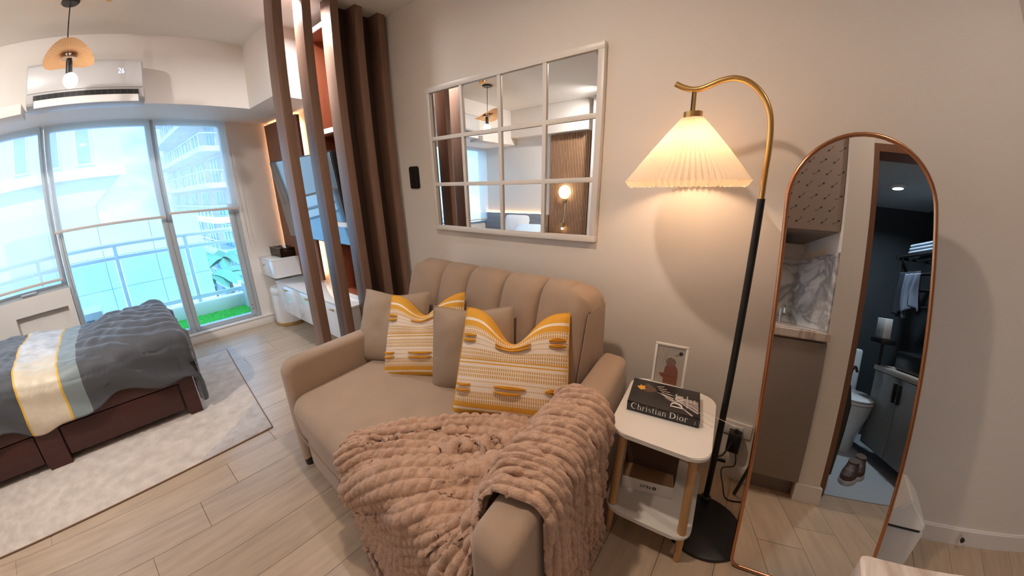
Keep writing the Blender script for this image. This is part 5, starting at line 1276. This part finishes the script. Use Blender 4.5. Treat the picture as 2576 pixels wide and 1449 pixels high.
# ------------------------------------------------------------------ bathroom seen in the arched mirror
cer = mat('ceramic', (0.72, 0.76, 0.80), 0.12, coat=0.4)
tl = thing('toilet', 'white toilet with closed lid in the bathroom, reflected in the arched mirror', 'toilet', (-0.82, -1.32, 0))
def oval(cx, cy_, rx, ry, z, n=28): return [(cx + rx * math.cos(2 * PI * k / n), cy_ + ry * math.sin(2 * PI * k / n), z) for k in range(n)]
def loft(name, rings, m, par):
    bm = bmesh.new(); R_ = [[bm.verts.new(p) for p in r_] for r_ in rings]; n = len(R_[0])
    for a, b_ in zip(R_, R_[1:]):
        for k in range(n): bm.faces.new((a[k], a[(k + 1) % n], b_[(k + 1) % n], b_[k]))
    bm.faces.new(R_[0][::-1]); bm.faces.new(R_[-1]); return from_bm(name, bm, m, par, True)
loft('bowl', [oval(-0.86, -1.34, 0.17, 0.11, 0.006), oval(-0.86, -1.34, 0.18, 0.12, 0.12), oval(-0.84, -1.34, 0.23, 0.165, 0.30), oval(-0.83, -1.34, 0.245, 0.175, 0.385)], cer, tl)
loft('seat', [oval(-0.83, -1.34, 0.245, 0.178, 0.388), oval(-0.83, -1.34, 0.25, 0.182, 0.40), oval(-0.83, -1.34, 0.245, 0.178, 0.408)], cer, tl)
loft('lid', [oval(-0.83, -1.34, 0.245, 0.18, 0.412), oval(-0.83, -1.34, 0.25, 0.184, 0.425), oval(-0.83, -1.34, 0.22, 0.16, 0.438)], cer, tl)
box('cistern', (-1.24, -1.52, 0.30), (-1.07, -1.16, 0.76), cer, tl, 0.02, 3)
vn = thing('vanity_cabinet', 'wall hung dark grey vanity with two black handles, reflected in the arched mirror', 'vanity', (-0.4, -1.7, 0.13))
vg = mat('vanity_grey', (0.20, 0.20, 0.20), 0.45)
box('body', (-0.72, -1.995, 0.13), (-0.02, -1.47, 0.69), vg, vn)
box('door', (-0.715, -1.47, 0.135), (-0.375, -1.452, 0.685), vg, vn, 0.002); box('door', (-0.368, -1.47, 0.135), (-0.025, -1.452, 0.685), vg, vn, 0.002)
for x in (-0.405, -0.350): box('handle', (x - 0.011, -1.452, 0.52), (x + 0.011, -1.43, 0.65), black_m, vn, 0.003)
box('top', (-0.73, -1.998, 0.69), (-0.015, -1.445, 0.725), mat('vanity_top', (0.42, 0.38, 0.34), 0.35), vn, 0.002)
bas = thing('wash_basin', 'square black vessel basin on the vanity, reflected in the arched mirror', 'basin', (-0.35, -1.7, 0.725))
box('bowl', (-0.58, -1.93, 0.726), (-0.12, -1.50, 0.86), mat('basin_black', (0.01, 0.01, 0.011), 0.25), bas, 0.02, 3)
box('drain', (-0.37, -1.73, 0.858), (-0.33, -1.69, 0.864), steel_m, bas)
wb = thing('wash_shelf', 'small black shelf tray beside the basin, reflected in the arched mirror', 'shelf', (-0.66, -1.44, 0.89))
box('tray', (-0.76, -1.50, 0.885), (-0.60, -1.40, 0.925), black_m, wb, 0.004)
tube('support', [(-0.70, -1.46, 0.726), (-0.70, -1.46, 0.885)], 0.01, black_m, wb, 8)
tp_ = thing('tissue_carton', 'white upright carton on the black tray, reflected in the arched mirror', 'carton', (-0.70, -1.44, 0.925))
box('carton', (-0.745, -1.475, 0.926), (-0.64, -1.42, 1.07), mat('carton_white', (0.70, 0.74, 0.80), 0.6), tp_, 0.003)
box('label_mark', (-0.70, -1.4195, 0.97), (-0.68, -1.419, 0.975), gold_m, tp_)
rk = thing('towel_rack', 'black towel rack on the bathroom wall, reflected in the arched mirror', 'rack', (-0.55, -1.9, 1.2))
bm = bmesh.new()
for z, y in ((1.56, -1.62), (1.56, -1.72), (1.56, -1.82), (1.42, -1.66), (1.30, -1.66), (1.18, -1.66)): addtube(bm, [(-0.95, y, z), (-0.35, y, z)], 0.011, 8)
from_bm('bars', bm, black_m, rk, True)
for x in (-0.95, -0.35): boxes('bracket', [((x - 0.012, -1.995, 1.54), (x + 0.012, -1.60, 1.575)), ((x - 0.012, -1.69, 1.10), (x + 0.012, -1.65, 1.56))], black_m, rk)
fold_m = mat('towel_blue_grey', (0.30, 0.36, 0.44), 0.9, bump=0.4, bscale=60); cl_m = mat('dark_cloth', (0.03, 0.033, 0.045), 0.9, bump=0.3, bscale=60); cl2 = mat('blue_grey_cloth', (0.16, 0.19, 0.26), 0.9, bump=0.3, bscale=60)
ft = thing('folded_towel', 'folded blue grey towel on top of the towel rack, reflected in the arched mirror', 'towel', (-0.62, -1.72, 1.57))
for k in range(3): box('fold', (-0.82 + 0.01 * k, -1.84, 1.572 + 0.024 * k), (-0.48 - 0.015 * k, -1.61, 1.594 + 0.024 * k), fold_m, ft, 0.010, 3)
def cloth(label, x0, x1, y, zt, zb, m, seed):
    P_ = np.zeros((20, 26, 3)); n = 20
    for i in range(20):
        for j in range(26):
            u, v = i / 19, j / 25
            P_[i, j] = (x0 + (x1 - x0) * u + 0.012 * math.sin(v * 5 + seed), y + 0.022 * math.sin(u * 15 + seed + v * 1.5) * (0.3 + v), zt - (zt - zb) * v - 0.05 * v * math.sin(u * 4 + seed))
    o = grid('hanging_cloth', P_, m, None); s_ = o.modifiers.new('thickness', 'SOLIDIFY'); s_.thickness = 0.006
    return tag(o, label, 'clothes', 'clothes on the towel rack')
cloth('dark clothes hanging widest on the bathroom rack, reflected in the arched mirror', -0.93, -0.66, -1.625, 1.44, 1.16, cl_m, 1)
cloth('blue grey cloth hanging in front of the dark clothes, reflected in the arched mirror', -0.80, -0.62, -1.598, 1.42, 1.13, cl2, 2)
shoe_m = mat('shoe_brown', (0.085, 0.04, 0.028), 0.6); sole_m = mat('shoe_sole', (0.55, 0.50, 0.46), 0.7)
def shoe(label, x, y, rot):
    t = thing('shoe', label, 'shoe', (x, y, 0.006), 'brown shoes on the bathroom floor'); M = Matrix.Translation((x, y, 0.006)) @ Matrix.Rotation(rot, 4, 'Z')
    def ring(z, sx, sy, ox=0.0): return [M @ Vector((ox + sx * math.cos(2 * PI * k / 24), sy * math.sin(2 * PI * k / 24) * (1 + 0.12 * math.cos(2 * PI * k / 24)), z)) for k in range(24)]
    loft('sole', [ring(0.0, 0.135, 0.046), ring(0.012, 0.138, 0.048), ring(0.028, 0.136, 0.047)], sole_m, t)
    loft('upper', [ring(0.028, 0.133, 0.045), ring(0.055, 0.125, 0.042, -0.004), ring(0.075, 0.085, 0.036, -0.038), ring(0.10, 0.060, 0.031, -0.060)], shoe_m, t)
    loft('collar', [ring(0.099, 0.060, 0.031, -0.060), ring(0.110, 0.062, 0.033, -0.062), ring(0.104, 0.050, 0.024, -0.060)], mat('shoe_lining', (0.15, 0.10, 0.08), 0.8) if 'shoe_lining' not in MATS else MATS['shoe_lining'], t)
    bm = bmesh.new()
    for k in range(4): addtube(bm, [M @ Vector((0.052 - 0.018 * k, -0.022, 0.066 + 0.007 * k)), M @ Vector((0.052 - 0.018 * k, 0, 0.076 + 0.008 * k)), M @ Vector((0.052 - 0.018 * k, 0.022, 0.066 + 0.007 * k))], 0.003, 5)
    from_bm('laces', bm, sole_m, t, True)
shoe('brown lace up shoe with pale sole, nearer the bathroom door, reflected in the arched mirror', -0.16, -1.16, R(35))
shoe('brown lace up shoe behind its pair, farther from the bathroom door', -0.27, -1.26, R(28))
ub = thing('umbrella', 'closed black umbrella leaning just inside the bathroom door, reflected in the arched mirror', 'umbrella', (0.06, -0.93, 0.006))
lathe('canopy', [(0.0, 0.05), (0.014, 0.06), (0.030, 0.35), (0.034, 0.50), (0.012, 0.62), (0, 0.625)], (0.06, -0.93, 0), black_pl, ub, 14)
tube('handle', spline([(0.06, -0.93, 0.62), (0.06, -0.93, 0.70), (0.05, -0.95, 0.73), (0.04, -0.97, 0.70)], 5), 0.008, black_pl, ub, 8)
lathe('tip', [(0.0, 0.006), (0.006, 0.006), (0.006, 0.055), (0, 0.056)], (0.06, -0.93, 0), black_pl, ub, 8)
BATH = [tl, vn, bas, wb, tp_, rk, ft] + [o for o in COL.objects if o.name.startswith(('hanging_cloth', 'shoe')) and o.parent is None]
for o in BATH: o.location += Vector((0.20, 0.115, 0.0 if o == tl or o.name.startswith('shoe') else -0.03))
ub.location += Vector((0.09, 0.06, 0))
for x, y, nm in ((-0.40, -1.27, 'larger lit round downlight in the bathroom ceiling, reflected in the arched mirror'),):
    dl = thing('downlight', nm, 'downlight', (x, y, 1.985)); lathe('rim', [(0.045, 1.980), (0.055, 1.980), (0.055, 1.989), (0.045, 1.989)], (x, y, 0), white_satin, dl, 24)
    lathe('lens', [(0, 1.983), (0.045, 1.983), (0.045, 1.988), (0, 1.988)], (x, y, 0), emis('downlight_cool', (0.75, 0.90, 1.0), 12), dl, 24)
dm_ = emis('downlight_warm', (1.0, 0.86, 0.7), 12)
for x, y, nm in ((0.52, 0.78, 'recessed downlight in the living area ceiling nearer the sofa'), (-1.12, 1.78, 'unseen downlight added as bedroom fill light, in the living area ceiling nearer the bed'), (1.08, 2.52, 'unseen downlight added as fill light in the ceiling behind the slat divider'), (0.95, -0.95, 'recessed downlight in the entry ceiling behind the camera')):  # fittings nearer the bed and behind the divider are added for the fill lamps
    dl = thing('downlight', nm, 'downlight', (x, y, CZ - 0.01)); lathe('rim', [(0.052, CZ - 0.008), (0.064, CZ - 0.008), (0.064, CZ - 0.001), (0.052, CZ - 0.001)], (x, y, 0), white_satin, dl, 24)
    lathe('lens', [(0, CZ - 0.006), (0.052, CZ - 0.006), (0.052, CZ - 0.002), (0, CZ - 0.002)], (x, y, 0), dm_, dl, 24)
